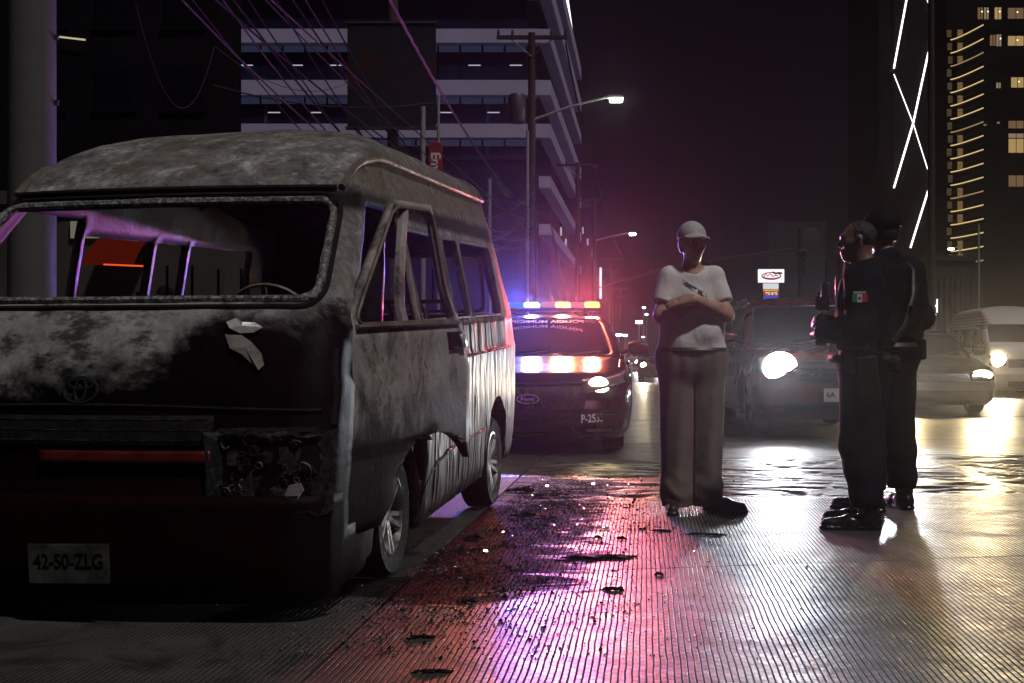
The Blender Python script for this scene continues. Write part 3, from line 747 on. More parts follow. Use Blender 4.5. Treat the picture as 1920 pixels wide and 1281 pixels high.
    for (ew, eh, dz) in ((.064, .044, 0), (.021, .040, .002), (.045, .017, .021)):
        em_.tube([K.off('f', bc.x + ew * math.cos(a), bc.z + dz + eh * math.sin(a), .008) for a in np.linspace(0, 2 * math.pi, 28, endpoint=False)], .0055, 6, closed=True)
    em_.build('badge', M['dark_plastic'], van)
    # burnt headlamps: bowls full of melted plastic
    for sg in (1, -1):
        hl = MB(); P = K.npatch('f', lambda w_: sg * (.50 - .10 * (w_ - .42)), lambda w_: sg * K.hw(w_) * .985, .44, .72, 26, 18, .02)
        n_i = len(P); n_j = len(P[0])
        for i in range(n_i):
            for j in range(n_j):
                e = min(1, 4 * min(i, n_i - 1 - i, j * .8, n_j - 1 - j) / 12); p = P[i][j]
                d = mnoise.fractal(Vector((p.x * 14, p.y * 10, p.z * 14)), .8, 2.1, 5)
                P[i][j] = p + Vector((0, 1, 0)) * (.035 * e + .030 * d * e) + Vector((.008 * d, 0, .006 * d))
                # round outer edge
                if i in (0, n_i - 1) or j in (0, n_j - 1):
                    P[i][j].z += .012 * d
        hl.grid(P); lam = hl.build('burnt_headlamp', M['melted_plastic'], van, smooth=25, solid=.012)
        rm = MB(); rm.tube(K.rrect('f', .49 if sg > 0 else -.88, .88 if sg > 0 else -.49, .435, .725, .05, .012), [.007 + .005 * rng.random() for _ in range(44)], 5, closed=True)
        rm.build('headlamp_rim', M['melted_plastic'], lam)
        for k in range(34):          # curls of melted lens
            a = sg * rng.uniform(.52, .84); z = rng.uniform(.47, .70); p = K.off('f', a, z, .015)
            a_, da = rng.uniform(0, 6.3), rng.uniform(-.9, .9); q = [p]
            for i in range(7): a_ += da + rng.normal() * .25; q.append(q[-1] + Vector((math.cos(a_), rng.normal() * .3 - .1, math.sin(a_))) * .009)
            cu = MB(); cu.tube(q, [.007, .007, .006, .006, .005, .004, .003, .001], 5, flat=.45); cu.build('melted_curl', M['curl_ash'] if k % 3 == 0 else M['melted_plastic'], lam)
    lc = MB(); p = K.off('f', .79, .50, .022)
    lc.add([p + Vector(a) for a in ((-.045, 0, -.03), (-.01, -.012, .038), (.03, -.004, .045), (.038, .004, .02), (.005, -.006, -.03), (-.03, 0, -.045))], [(0, 1, 2, 3, 4, 5)])
    lc.build('lens_remnant', pm('lens_remnant', (.45, .40, .42), .3, var=.25, vscale=40), van, smooth=0, solid=.006)
    # peeled paint curling off the panel under the windscreen on the driver's side
    pk = MB(); n = 16
    ctr = [(.50, 1.085), (.53, 1.10), (.56, 1.082), (.60, 1.085), (.63, 1.07), (.60, 1.055), (.555, 1.05), (.52, 1.06)]
    pts = [K.off('f', a, z, .012 + .02 * rng.random()) for a, z in ctr]; c0 = K.off('f', .56, 1.07, .03)
    pk.add([c0] + pts, [(0, i + 1, (i + 1) % 8 + 1) for i in range(8)]); pk.build('peeled_paint', M['peeled_skin'], van, smooth=0, solid=.003)
    pk = MB(); ctr = [(.50, 1.05), (.56, 1.045), (.60, 1.02), (.64, .985), (.655, .945), (.64, .925), (.615, .95), (.575, .98), (.53, 1.0)]
    pts = [K.off('f', a, z, .008 + .01 * rng.random()) for a, z in ctr]; c0 = K.off('f', .585, 1.0, .02)
    pk.add([c0] + pts, [(0, i + 1, (i + 1) % 9 + 1) for i in range(9)]); pk.build('hanging_paint_flake', M['ash_flake'], van, smooth=0, solid=.003)
    # number plate
    bp = MB(); p = K.off('f', .015, .285, .045); PM = Matrix.Translation(p) @ FACE @ Matrix.Rotation(R(1.5), 4, 'Z')
    bp.prism([(-.147, -.068), (.147, -.068), (.15, -.06), (.15, .068), (-.15, .068), (-.15, -.06)], -.004, .004, PM)
    plate = bp.build('number_plate', M['plate_white'], van)
    text_part('plate_number', '42-50-ZLG', .072, PM @ Matrix.Translation((0, .006, .0045)), M['ink'], plate, .001, .0015, sx=.80)
    # corner strip of the front wing, glossy
    for sg in (1, -1):
        cs = MB(); cs.tube([K.off('f', sg * K.hw(z) * .985, z, .004) for z in np.linspace(.74, 1.0, 9)], .012, 6); cs.build('wing_edge', M['melted_plastic'], van)
    # --- wheels on bare rims
    for (u, z, r, fl) in ((1.05, .262, .268, .02), (3.37, .165, .285, .02)):
        for sg in (1, -1): wheel('wheel', van, Vector((sg * .79, u, z)), r, .17, M['charred'], M['alloy'], sg, 5, flat=fl)
    # --- inside: floor, ribs, seats frames, dash, steering wheel
    fp = MB(); fp.box((0, 2.2, .30), (1.62, 3.6, .04)); fp.box((0, .72, .62), (1.55, .05, .62)); fp.build('floor_pan', M['charred'], van)
    ds_ = MB(); P = []
    for u, z in ((.36, 1.10), (.48, 1.13), (.62, 1.12), (.70, 1.06), (.72, .92)):
        P.append([Vector((v, u + .02 * math.sin(v * 9), z + .012 * mnoise.noise(Vector((v * 5, u * 7, 2))))) for v in np.linspace(-.74, .74, 22)])
    ds_.grid(P); ds_.build('dashboard', M['charred'], van)
    sw = MB(); C = Vector((.42, .86, 1.075)); MXs = Matrix.Translation(C) @ Matrix.Rotation(R(-62), 4, 'X')
    sw.tube([MXs @ Vector((.185 * math.cos(a), .185 * math.sin(a), 0)) for a in np.linspace(0, 2 * math.pi, 30, endpoint=False)], .009, 6, closed=True)
    for a in (R(200), R(340), R(270)): sw.tube([MXs @ Vector((0, 0, -.03)), MXs @ Vector((.18 * math.cos(a), .18 * math.sin(a), 0))], .008, 5)
    sw.tube([MXs @ Vector((0, 0, -.03)), MXs @ Vector((0, 0, -.35))], .02, 6); sw.build('steering_wheel', M['gutter'], van)
    for k, u in enumerate((1.62, 1.95, 2.3, 2.66, 3.05, 3.5)):
        rb = MB(); rb.tube([Vector((v, u, 1.86 - .16 * abs(v / .70) ** 3)) for v in np.linspace(-.70, .70, 13)], .022, 5, flat=.7); rb.build('roof_rib', M['burnt_inside'], van)
    # hanging trim strips and wiring under the roof
    for k in range(9):
        a = Vector((rng.uniform(-.6, .1), rng.uniform(1.3, 3.4), rng.uniform(1.75, 1.88))); b = a + Vector((rng.uniform(-.1, .5), rng.uniform(-.2, .5), rng.uniform(-.34, -.1)))
        hs = MB(); hs.tube([a.lerp(b, t) + Vector((0, 0, -.06 * math.sin(math.pi * t))) for t in np.linspace(0, 1, 7)], .008, 5); hs.build('hanging_strip', M['charred'], van)
    # seat frames: bare hoops
    for u in (1.35, 1.95, 2.6, 3.3):
        for v in (-.55, -.10, .42):
            if u == 1.35 and v == -.10: continue
            h = 1.16 if u > 1.5 else 1.12
            sf = MB(); sf.tube([Vector((v - .2, u, .55)), Vector((v - .2, u + .08, h - .06)), Vector((v - .15, u + .10, h)), Vector((v + .15, u + .10, h)), Vector((v + .2, u + .08, h - .06)), Vector((v + .2, u, .55))], .013, 6)
            sf.tube([Vector((v - .2, u, .60)), Vector((v - .2, u - .35, .58)), Vector((v + .2, u - .35, .58)), Vector((v + .2, u, .60))], .013, 6)
            for q in (-.2, .2): sf.tube([Vector((v + q, u - .3, .58)), Vector((v + q, u - .3, .31))], .011, 5)
            for q in (-.07, .07): sf.tube([Vector((v + q, u + .10, h)), Vector((v + q, u + .11, h + (.10 if u < 1.5 else .20)))], .008, 5)
            sf.build('seat_frame', M['burnt_inside'], van)
    # driver's side bulkhead of burnt seat padding that blocks the view on the right of the windscreen
    for v, u in ((.42, 1.50),):
        sp = MB(); P = []
        for z in np.linspace(.6, 1.5, 10):
            P.append([Vector((v + x_, u + .14 * (z - .6) + .03 * mnoise.noise(Vector((x_ * 8, z * 8, 3))), z)) for x_ in np.linspace(-.24, .27, 9)])
        sp.grid(P); sp.build('burnt_seat_back', M['charred'], van, solid=.08)
    return van, K
burnt_van, VANK = build_burnt_van()
# ------------------------------------------------------------------ ordinary cars
def car_paint(name, col, rough=.22, metal=.3, coat=.8, dirt=.25):
    t = NT(name); n1 = t.noise(3, 6); x, y, z = t.sep()
    d = t.math('MULTIPLY', t.mr(z, .75, .2), t.ramp(t.noise(7, 7, .7), [(.35, 0.0), (.7, dirt * 2)]))
    t.P(Base_Color=t.mix(d, t.ramp(n1, [(.3, tuple(c * .85 for c in col)), (.7, col)]), (.10, .09, .08)), Metallic=metal, Coat_Weight=coat, Coat_Roughness=.06)
    t.P(Roughness=t.math('ADD', t.math('MULTIPLY', n1, .1), t.math('ADD', rough, t.math('MULTIPLY', d, .4)))); return t.m
M['glass_dark'] = tinted_glass('glass_dark', (.18, .17, .20)); M['glass_clear'] = tinted_glass('glass_clear', (.5, .5, .5))
M['lens_clear'] = tinted_glass('lens_clear', (.6, .6, .6), .12)
M['seat_cloth'] = pm('seat_cloth', (.05, .045, .045), .9)
M['plate_pale'] = pm('plate_pale', (.55, .50, .50), .5, var=.15)
M['lens_house'] = pm('lens_house', (.25, .25, .26), .15, .6, var=.2, vscale=20)

def spot(name, parent, loc, direction, energy, color, ang=80, blend=.9, size=.06):
    d = bpy.data.lights.new(name, 'SPOT'); d.energy = energy; d.color = color; d.spot_size = R(ang); d.spot_blend = blend; d.shadow_soft_size = size
    o = bpy.data.objects.new(name, d); COL.objects.link(o); o.parent = parent; o.location = loc
    o.rotation_euler = Vector(direction).to_track_quat('-Z', 'Y').to_euler(); return o
def point(name, parent, loc, energy, color, size=.05):
    d = bpy.data.lights.new(name, 'POINT'); d.energy = energy; d.color = color; d.shadow_soft_size = size
    o = bpy.data.objects.new(name, d); COL.objects.link(o); o.parent = parent; o.location = loc; return o

def make_car(name, label, loc, yaw, S):
    W, L = S['W'], S['L']; paint = S['paint']
    root = thing(name, label, S.get('cat', 'car'), loc, -yaw, S.get('group'))
    zt = pl(S['top']); wt = S['wt']; wm = .42
    lower = Ring(pl(S['uf']), pl(S['ur']), pl([(a, b * W) for a, b in S['hw']]), rc=S.get('rc', .24) * W / .95, rcu=S.get('rcu', .34), bow=S.get('bow', .10), rbow=.08,
                 arches=[(S['ax'][0], S['tr'] + .01, S['tr'] + .06), (S['ax'][1], S['tr'] + .01, S['tr'] + .06)],
                 zfun=lambda u, w: w if w < wm else wm + (w - wm) * (zt(u) - wm) / (wt - wm))
    fronts = [0, .15, .3, .45, .58, .7, .78, .85, .9, .94, .97, .99, .998]
    n = 46
    sides = [(lambda w, f=f: lower.us(w) + (lower.ue(w) - lower.us(w)) * f) for f in np.linspace(0, 1, n)]
    rears = [.998, .98, .94, .88, .8, .6, .3, 0]
    cols = lower.cols(fronts, sides, rears)
    rows = sorted(set([round(a, 3) for a, _ in S['uf']] + [round(x, 3) for x in np.linspace(S['uf'][0][0], wt, 15)]))
    mb = MB(); lower.body(mb, cols, rows); lower.roof(mb, cols, wt, S.get('hood_crown', .02), 5)
    body = mb.build('body', paint, root, merge=.0008, smooth=32)
    # greenhouse
    gh = Ring(pl(S['guf']), pl(S['gur']), pl([(a, b * W) for a, b in S['ghw']]), rc=.10, rcu=.14, bow=S.get('gbow', .16), rbow=.10)
    g0, g1 = S['ghw'][0][0], S['ghw'][-1][0]; wa, wb = S['glass']
    gf = [0, .2, .4, .6, .75, .88, .93, .97, .998]
    gs = [(lambda w, f=f: gh.us(w) + (gh.ue(w) - gh.us(w)) * f) for f in (0, .04, .2, .36, .42, .55, .68, .72, .85, .94, 1)]
    gr = [.998, .97, .92, .86, .6, .3, 0]
    gcols = gh.cols(gf, gs, gr)
    grow = sorted(set([g0, wa, wb] + list(np.linspace(wa, wb, 5)) + [a for a, _ in S['ghw']]))
    ia, ib = grow.index(wa), grow.index(wb); nf, ns = len(gf), len(gs)
    def skip(i, j, sg):
        if not (ia <= i < ib): return False
        return j < 5 or nf + 1 <= j < nf + 3 or nf + 4 <= j < nf + 6 or nf + 7 <= j < nf + 9 or j >= nf + ns + 3
    mb = MB(); gh.body(mb, gcols, grow, skip); gh.roof(mb, gcols, g1, .015, 4)
    cab = mb.build('cabin', S.get('roof_paint', paint), root, merge=.0008, smooth=32); md = cab.modifiers.new('solid', 'SOLIDIFY'); md.thickness = .025; md.offset = -1
    def gl(nm, kind, a0, a1, sg=1):
        m = MB().grid(gh.npatch(kind, a0, a1, wa, wb, 10, 5, -.008, sg)); return m.build(nm, S['glassm'], root)
    ws = gl('windscreen', 'f', lambda w: -.88 * gh.hw(w), lambda w: .88 * gh.hw(w))
    gl('rear_window', 'r', lambda w: -.86 * gh.hw(w), lambda w: .86 * gh.hw(w))
    for sg in (1, -1):
        for f0, f1 in ((.04, .36), (.42, .68), (.72, .94)):
            gl('side_window', 's', lambda w, f0=f0: gh.us(w) + (gh.ue(w) - gh.us(w)) * f0, lambda w, f1=f1: gh.us(w) + (gh.ue(w) - gh.us(w)) * f1, sg)
    wf = MB(); wf.tube(gh.rrect('f', lambda w: -.885 * gh.hw(w), lambda w: .885 * gh.hw(w), wa, wb, .05, .003), .010, 5, closed=True); wf.build('windscreen_seal', M['dark_plastic'], ws)
    # inside: floor block, dash, seats
    it = MB(); it.box((0, (S['ax'][0] + S['ax'][1]) / 2 + .2, .45), (1.5 * W, 2.4, .25)); it.box((0, S['guf'][0][1] + .45, wa - .07), (1.4 * W, .35, .14)); it.build('interior', M['dark_interior'], root, bevel=.03)
    for v in (-.38, .38):
        for u in (S['guf'][0][1] + 1.15, S['guf'][0][1] + 2.05):
            st = MB(); st.box((v * W, u, wa + .02), (.46, .16, .55), Matrix.Rotation(R(-12), 4, 'X')); st.box((v * W, u + .06, wa + .36), (.26, .10, .17)); st.build('seat', M['seat_cloth'], root, bevel=.05)
    # wheels
    for u in S['ax']:
        for sg in (1, -1): wheel('wheel', root, Vector((sg * (.80 * W), u, S['tr'])), S['tr'], .22, M['black_rubber'], M['alloy'], sg, S.get('spokes', 5))
    ud = MB(); ud.box((0, L / 2, .30), (1.40 * W, L - .5, .16)); ud.build('underbody', M['dark_plastic'], root)
    # headlamps
    (v0, v1, w0, w1) = S['hl']; (lv, lw, lr) = S['bulb']
    for sg in (1, -1):
        hm = MB(); P = lower.npatch('f', sg * v0, sg * v1, w0, w1, 10, 5, .006)
        if S.get('hl_skew'):
            for i, r_ in enumerate(P):
                for j, p in enumerate(r_): p.z += S['hl_skew'] * (j / 10) + S.get('hl_pinch', 0) * (j / 10 - 0) * (.5 - i / 5)
        hm.grid(P); lampo = hm.build('headlamp', S.get('lamp_house', M['lens_house']), root, solid=.01)
        c = lower.off('f', sg * lv, lw, .012)
        bl = MB(); bl.lathe([(0, .02), (lr * .7, .016), (lr, .0), (lr * 1.05, -.02)], 20, Matrix.Translation(c) @ FACE @ Matrix.Scale(S.get('bulb_w', 1.0), 4, (1, 0, 0))); bl.build('bulb', S['bulb_mat'], lampo)
        if S.get('energy'):
            spot('headlight_beam', root, c + Vector((0, -.06, 0)), S.get('beam_dir', (0, -1, -.05)), S['energy'], S['lcol'], S.get('beam', 95), 1.0, S.get('beam_size', .07))
            if S.get('core'): spot('headlight_core', root, c + Vector((0, -.06, 0)), S.get('core_dir', (-.2, -1, 0)), S['core'], S['lcol'], 22, 1.0, .07)
    # mirrors
    for sg in (1, -1):
        mr_ = MB(); p = gh.side(gh.us(wa) + .12, wa + .03, sg)
        mr_.lathe([(.0, -.11), (.05, -.10), (.075, -.04), (.08, .04), (.05, .11), (0, .12)], 12, Matrix.Translation(p + Vector((sg * .17, -.02, .05))) @ Matrix.Rotation(R(90), 4, 'Y') @ Matrix.Scale(.75, 4, (0, 1, 0)))
        mr_.tube([p, p + Vector((sg * .10, -.02, .03))], .025, 6); mr_.build('mirror', S.get('mirror', paint), root)
    # seams: hood edge, door cuts, handles
    for sg in (1, -1):
        hd = MB(); hd.tube([lower.off('s', u, wt * .995, .002, sg) for u in np.linspace(lower.us(wt) + .02, S['guf'][0][1] - .02, 8)], .006, 5); hd.build('bonnet_seam', M['dark_plastic'], body)
        for f in (S['ax'][0] + .48, (S['ax'][0] + S['ax'][1]) / 2 + .25, S['ax'][1] - .30):
            dc = MB(); dc.tube([lower.off('s', f, w, .001, sg) for w in np.linspace(.26, wt * .99, 8)], .004, 4); dc.build('door_seam', M['dark_plastic'], body)
        for f in ((S['ax'][0] + S['ax'][1]) / 2 + .08, S['ax'][1] - .45):
            dh = MB(); dh.tube([lower.off('s', f + d, wt * .93, .025 if d in (-.05, .05) else .008, sg) for d in (-.09, -.05, .05, .09)], .011, 6); dh.build('door_handle', paint, body)
    if S.get('rails'):
        for sg in (1, -1):
            rl = MB(); ws_ = [gh.side(u, g1 - .05, sg) + Vector((-sg * .03, 0, .05 if 0 < k < 7 else .0)) for k, u in enumerate(np.linspace(gh.us(g1 - .05) + .15, gh.ue(g1 - .05), 9))]
            rl.tube(ws_, .018, 6); rl.build('roof_rail', S['rails'], cab)
    wp = MB()
    for sg in (-.3, .25):
        q = [gh.off('f', (sg + .42 * t) * W, wa + .02 + .05 * t, .012) for t in np.linspace(0, 1, 6)]
        wp = MB(); wp.tube(q, .008, 4); wp.build('wiper', M['dark_plastic'], root)
    return root, lower, gh


SEDAN = dict(W=.93, L=4.75, top=[(0, .70), (.12, .73), (.35, .785), (1.15, .93), (3.7, .96), (4.4, .95), (4.75, .90)], wt=.72,
    uf=[(.16, .16), (.22, .06), (.30, .0), (.45, -.01), (.55, .0), (.62, .03), (.67, .07), (.70, .13), (.72, .22)],
    ur=[(.16, 4.6), (.3, 4.74), (.6, 4.75), (.72, 4.62)],
    hw=[(.16, .90), (.25, .97), (.45, 1.0), (.58, .995), (.66, .965), (.70, .92), (.72, .86)],
    guf=[(.88, 1.05), (.95, 1.17), (1.35, 1.93), (1.40, 2.08), (1.425, 2.35)], gur=[(.88, 4.25), (.95, 4.15), (1.35, 3.55), (1.40, 3.35), (1.425, 3.0)],
    ghw=[(.88, .92), (.95, .90), (1.15, .82), (1.33, .72), (1.38, .68), (1.41, .60), (1.425, .48)], glass=(.95, 1.33),
    ax=(.92, 3.72), tr=.33, hl=(.48, .86, .56, .68), bulb=(.64, .62, .055), glassm=M['glass_dark'])

# --- police sedan with a roof light bar
def build_police():
    S = dict(SEDAN); S.update(paint=car_paint('police_black', (.010, .010, .016), .16, .1, 1.0, .12), lamp=None, cat='police car', W=.97, bulb_mat=M['lamp_warm'], energy=8, core=90, core_dir=(.03, -1, .03), lcol=(1, .72, .40),
        hl=(.50, .90, .585, .695), hl_skew=.055, hl_pinch=.07, bulb=(.655, .645, .085), beam=120, beam_dir=(.1, -1, -.10), mirror=M['dark_plastic'], bulb_w=1.1, rc=.26)
    Y = 11.0
    root, lo, gh = make_car('police_car', 'black police sedan with flashing roof light bar parked behind the burnt van', (.150, Y, 0), R(5.8), S)
    # grille: dark recess with a diamond mesh and a chrome bar on top
    gr = MB(); gr.grid(lo.npatch('f', lambda w: -.52 - .25 * (w - .45), lambda w: .52 + .25 * (w - .45), .44, .655, 18, 6, .004)); grille = gr.build('grille', M['dark_plastic'], root)
    cb = MB(); cb.tube([lo.off('f', v, .672, .012) for v in np.linspace(-.54, .54, 21)], .014, 6, flat=.6); cb.build('grille_bar', M['steel_dark'], grille)
    for k in np.arange(-.78, .80, .085):
        for s_ in (1, -1):
            p = [(k + s_ * .10 * t, .45 + .2 * t) for t in (0, .25, .5, .75, 1)]
            p = [(a, b) for a, b in p if abs(a) < .53]
            if len(p) > 1:
                mm = MB(); mm.tube([lo.off('f', a, b, .009) for a, b in p], .004, 4); mm.build('mesh_wire', M['steel_dark'], grille)
    li = MB(); li.grid(lo.npatch('f', -.55, .55, .20, .34, 16, 4, .004)); li.build('lower_intake', M['dark_plastic'], root)
    bl = MB(); bl.tube([lo.off('f', v, .395, .012) for v in np.linspace(-.80, .80, 25)], .02, 6, flat=.5); bl.build('bumper_ridge', S['paint'], root)
    ov = MB(); c = lo.off('f', .0, .545, .022); ov.lathe([(0, .012), (.06, .010), (.068, 0), (.066, -.02)], 24, Matrix.Translation(c) @ FACE @ Matrix.Scale(1.55, 4, (1, 0, 0)) @ Matrix.Scale(.62, 4, (0, 1, 0)))
    oval = ov.build('oval_badge', pm('badge_blue', (.05, .06, .12), .3, .4), root)
    rg = MB(); rg.tube([c + Vector((.102 * math.cos(a), -.012, .042 * math.sin(a))) for a in np.linspace(0, 2 * math.pi, 24, endpoint=False)], .006, 5, closed=True); rg.build('badge_ring', M['chrome'], oval)
    text_part('badge_script', 'Ford', .055, Matrix.Translation(c + Vector((0, -.014, -.004))) @ FACE, M['chrome'], oval, .002, sx=1.25)
    M['decal_white'] = pm('decal_white', (.72, .62, .66), .5, var=.1)
    p = lo.off('f', .60, .36, .03)
    text_part('unit_number', 'P-2535', .105, Matrix.Translation(p + Vector((0, -.012, 0))) @ FACE @ Matrix.Rotation(R(2), 4, 'Z') @ Matrix.Rotation(R(30), 4, 'Y'), M['decal_white'], root, .001, .003, sx=.82)
    # mirrored lettering along the top of the windscreen
    a = gh.off('f', 0, 1.27, .012); b = gh.off('f', 0, 1.33, .012); sl = math.atan2(b.y - a.y, b.z - a.z)
    text_part('windscreen_lettering', 'POLICIA MUNICIPAL', .088, Matrix.Translation(gh.off('f', 0, 1.30, .02)) @ Matrix.Rotation(-sl, 4, 'X') @ FACE, pm('letter_grey', (.30, .28, .34), .5), root, .001, .001, mirror=True, sx=1.12)
    # fog lamp slot, tow cover
    fg = MB(); fg.grid(lo.npatch('f', .55, .78, .235, .265, 5, 2, .006)); fg.build('fog_slot', M['galv'], root)
    hk = MB(); hk.tube([lo.off('f', .47 + .06 * math.cos(a), .29 + .06 * math.sin(a), .008) for a in np.linspace(R(150), R(280), 8)], .008, 5); hk.build('tow_cover_edge', M['chrome'], root)
    # light bar
    bar = MB(); bar.box((0, 2.45, 1.475), (1.24, .30, .035)); bar.box((-.45, 2.45, 1.445), (.06, .2, .05)); bar.box((.45, 2.45, 1.445), (.06, .2, .05)); bar = bar.build('light_bar', M['dark_plastic'], root, bevel=.01)
    segs = [(-.52, 'b', .5), (-.34, 'b', .06), (-.17, 'b', 1.6), (.02, 'm', .05), (.19, 'r', 1.5), (.36, 'm', .04), (.52, 'r', 1.3)]
    cols_ = {'b': ((.10, .42, 1.0), (.05, .10, 1.0)), 'm': ((.9, .35, .55), (1, .1, .4)), 'r': ((1.0, .26, .04), (1.0, .03, .06))}
    for k, (v, c_, st) in enumerate(segs):
        lm = MB(); prof = []
        lm.box((v, 2.45, 1.525), (.165, .27, .062)); em1 = em('bar_%s%d' % (c_, k), cols_[c_][0], 6 * st)
        lm.build('beacon', em1, bar, bevel=.02)
    for v, e, c_ in ((-.52, 340, (.16, .22, 1.0)), (-.17, 400, (.36, .28, 1.0)), (.19, 560, (1.0, .46, .22)), (.54, 280, (1.0, .16, .10))):
        spot('beacon_light', root, Vector((v, 2.28, 1.535)), (v * .25 + .22, -1, -.10), e, c_, 112, .5, .07)
    for v, e, c_ in ((-.3, 420, (.05, .10, 1.0)), (.42, 380, (1.0, .05, .12))):
        spot('beacon_flash', root, Vector((v, 2.27, 1.54)), (.02, -1, .05), 1250, c_, 40, .6, .06)
        spot('beacon_glow', root, Vector((v, 2.45, 1.60)), (0, -.25, 1), e, c_, 172, .35, .06)
    return root
build_police()

# --- red SUV with its headlamps on, behind the people
def build_suv():
    S = dict(SEDAN); S.update(paint=car_paint('suv_red', (.12, .010, .011), .22, .3, .9, .2), cat='suv', W=.92, L=4.4, bulb_mat=M['lamp_white'], energy=240, core=480, core_dir=(-.24, -1, .0), lcol=(.90, .94, 1.0), rails=M['chrome'],
        top=[(0, .90), (.12, .96), (.35, 1.0), (1.05, 1.08), (3.9, 1.10), (4.4, 1.08)], wt=.86, uf=[(.22, .20), (.30, .08), (.38, .0), (.55, -.01), (.68, .0), (.76, .03), (.82, .08), (.86, .18)],
        ur=[(.22, 4.2), (.4, 4.38), (.86, 4.38)], hw=[(.22, .88), (.32, .96), (.5, 1.0), (.7, .995), (.8, .96), (.86, .90)],
        guf=[(1.02, .98), (1.09, 1.08), (1.58, 1.62), (1.65, 1.78), (1.70, 2.2)], gur=[(1.02, 4.32), (1.09, 4.28), (1.58, 3.98), (1.65, 3.85), (1.70, 3.5)],
        ghw=[(1.02, .94), (1.09, .92), (1.35, .86), (1.58, .78), (1.65, .70), (1.70, .50)], glass=(1.09, 1.57), ax=(.88, 3.45), tr=.355, hl=(.44, .86, .70, .83), bulb=(.615, .755, .165),
        glassm=M['glass_clear'], beam_dir=(-.16, -1, -.17), beam=72, bulb_w=1.12, rcu=.26)
    root, lo, gh = make_car('red_suv', 'dark red sport utility car with a glaring white headlamp facing the camera', (3.64, 13.15, 0), R(2.2), S)
    gr = MB(); gr.grid(lo.npatch('f', -.42, .42, .62, .82, 14, 5, .005)); gr = gr.build('grille', M['dark_plastic'], root)
    for w_ in (.65, .70, .75, .80):
        b = MB(); b.tube([lo.off('f', v, w_, .012) for v in np.linspace(-.41, .41, 13)], .010, 5, flat=.6); b.build('grille_slat', M['chrome'], gr)
    li = MB(); li.grid(lo.npatch('f', -.55, .55, .30, .42, 14, 3, .005)); li.build('lower_intake', M['dark_plastic'], root)
    p = lo.off('f', 0, .50, .02); PM = Matrix.Translation(p) @ FACE
    pb = MB(); pb.prism([(-.15, -.075), (.15, -.075), (.15, .075), (-.15, .075)], -.005, .003, PM); pb = pb.build('number_plate', M['plate_pale'], root)
    text_part('plate_number', '6A', .085, PM @ Matrix.Translation((-.075, 0, .004)), M['ink'], pb, .001, .001)
build_suv()

# --- dark sedan on the right
def build_sedan():
    S = dict(SEDAN); S.update(paint=car_paint('sedan_grey', (.022, .020, .021), .25, .4, .8, .3), cat='car', W=.88, L=4.5, bulb_mat=M['lamp_warm'], energy=380, core=520, core_dir=(-.27, -1, .0), lcol=(1.0, .76, .40), glassm=M['glass_clear'],
        hl=(.42, .83, .56, .69), bulb=(.62, .635, .075), bulb_w=2.0, beam_dir=(-.24, -1, -.17), beam=72, hood_crown=.015)
    root, lo, gh = make_car('grey_sedan', 'dark grey sedan with warm yellow headlamps, behind the officers', (6.90, 18.75, 0), R(6.5), S)
    gr = MB(); gr.grid(lo.npatch('f', -.38, .38, .575, .66, 12, 3, .005)); gr = gr.build('grille', M['dark_plastic'], root)
    for w_ in (.60, .635):
        b = MB(); b.tube([lo.off('f', v, w_, .010) for v in np.linspace(-.37, .37, 13)], .006, 5); b.build('grille_slat', M['steel_dark'], gr)
    bp = MB(); bp.grid(lo.npatch('f', -.84, .84, .40, .535, 24, 4, .010)); bp.build('bumper', car_paint('bumper_pale', (.14, .15, .145), .3, .3, .5), root)
    li = MB(); li.grid(lo.npatch('f', -.70, .70, .24, .34, 16, 3, .005)); li.build('lower_intake', M['dark_plastic'], root)
    for sg in (1, -1):
        tn = MB(); tn.grid(lo.npatch('f', sg * .80, sg * .855, .57, .66, 4, 3, .010)); tn.build('turn_signal', em('turn_%d' % sg, (1, .75, .5), 3.0), root)
build_sedan()

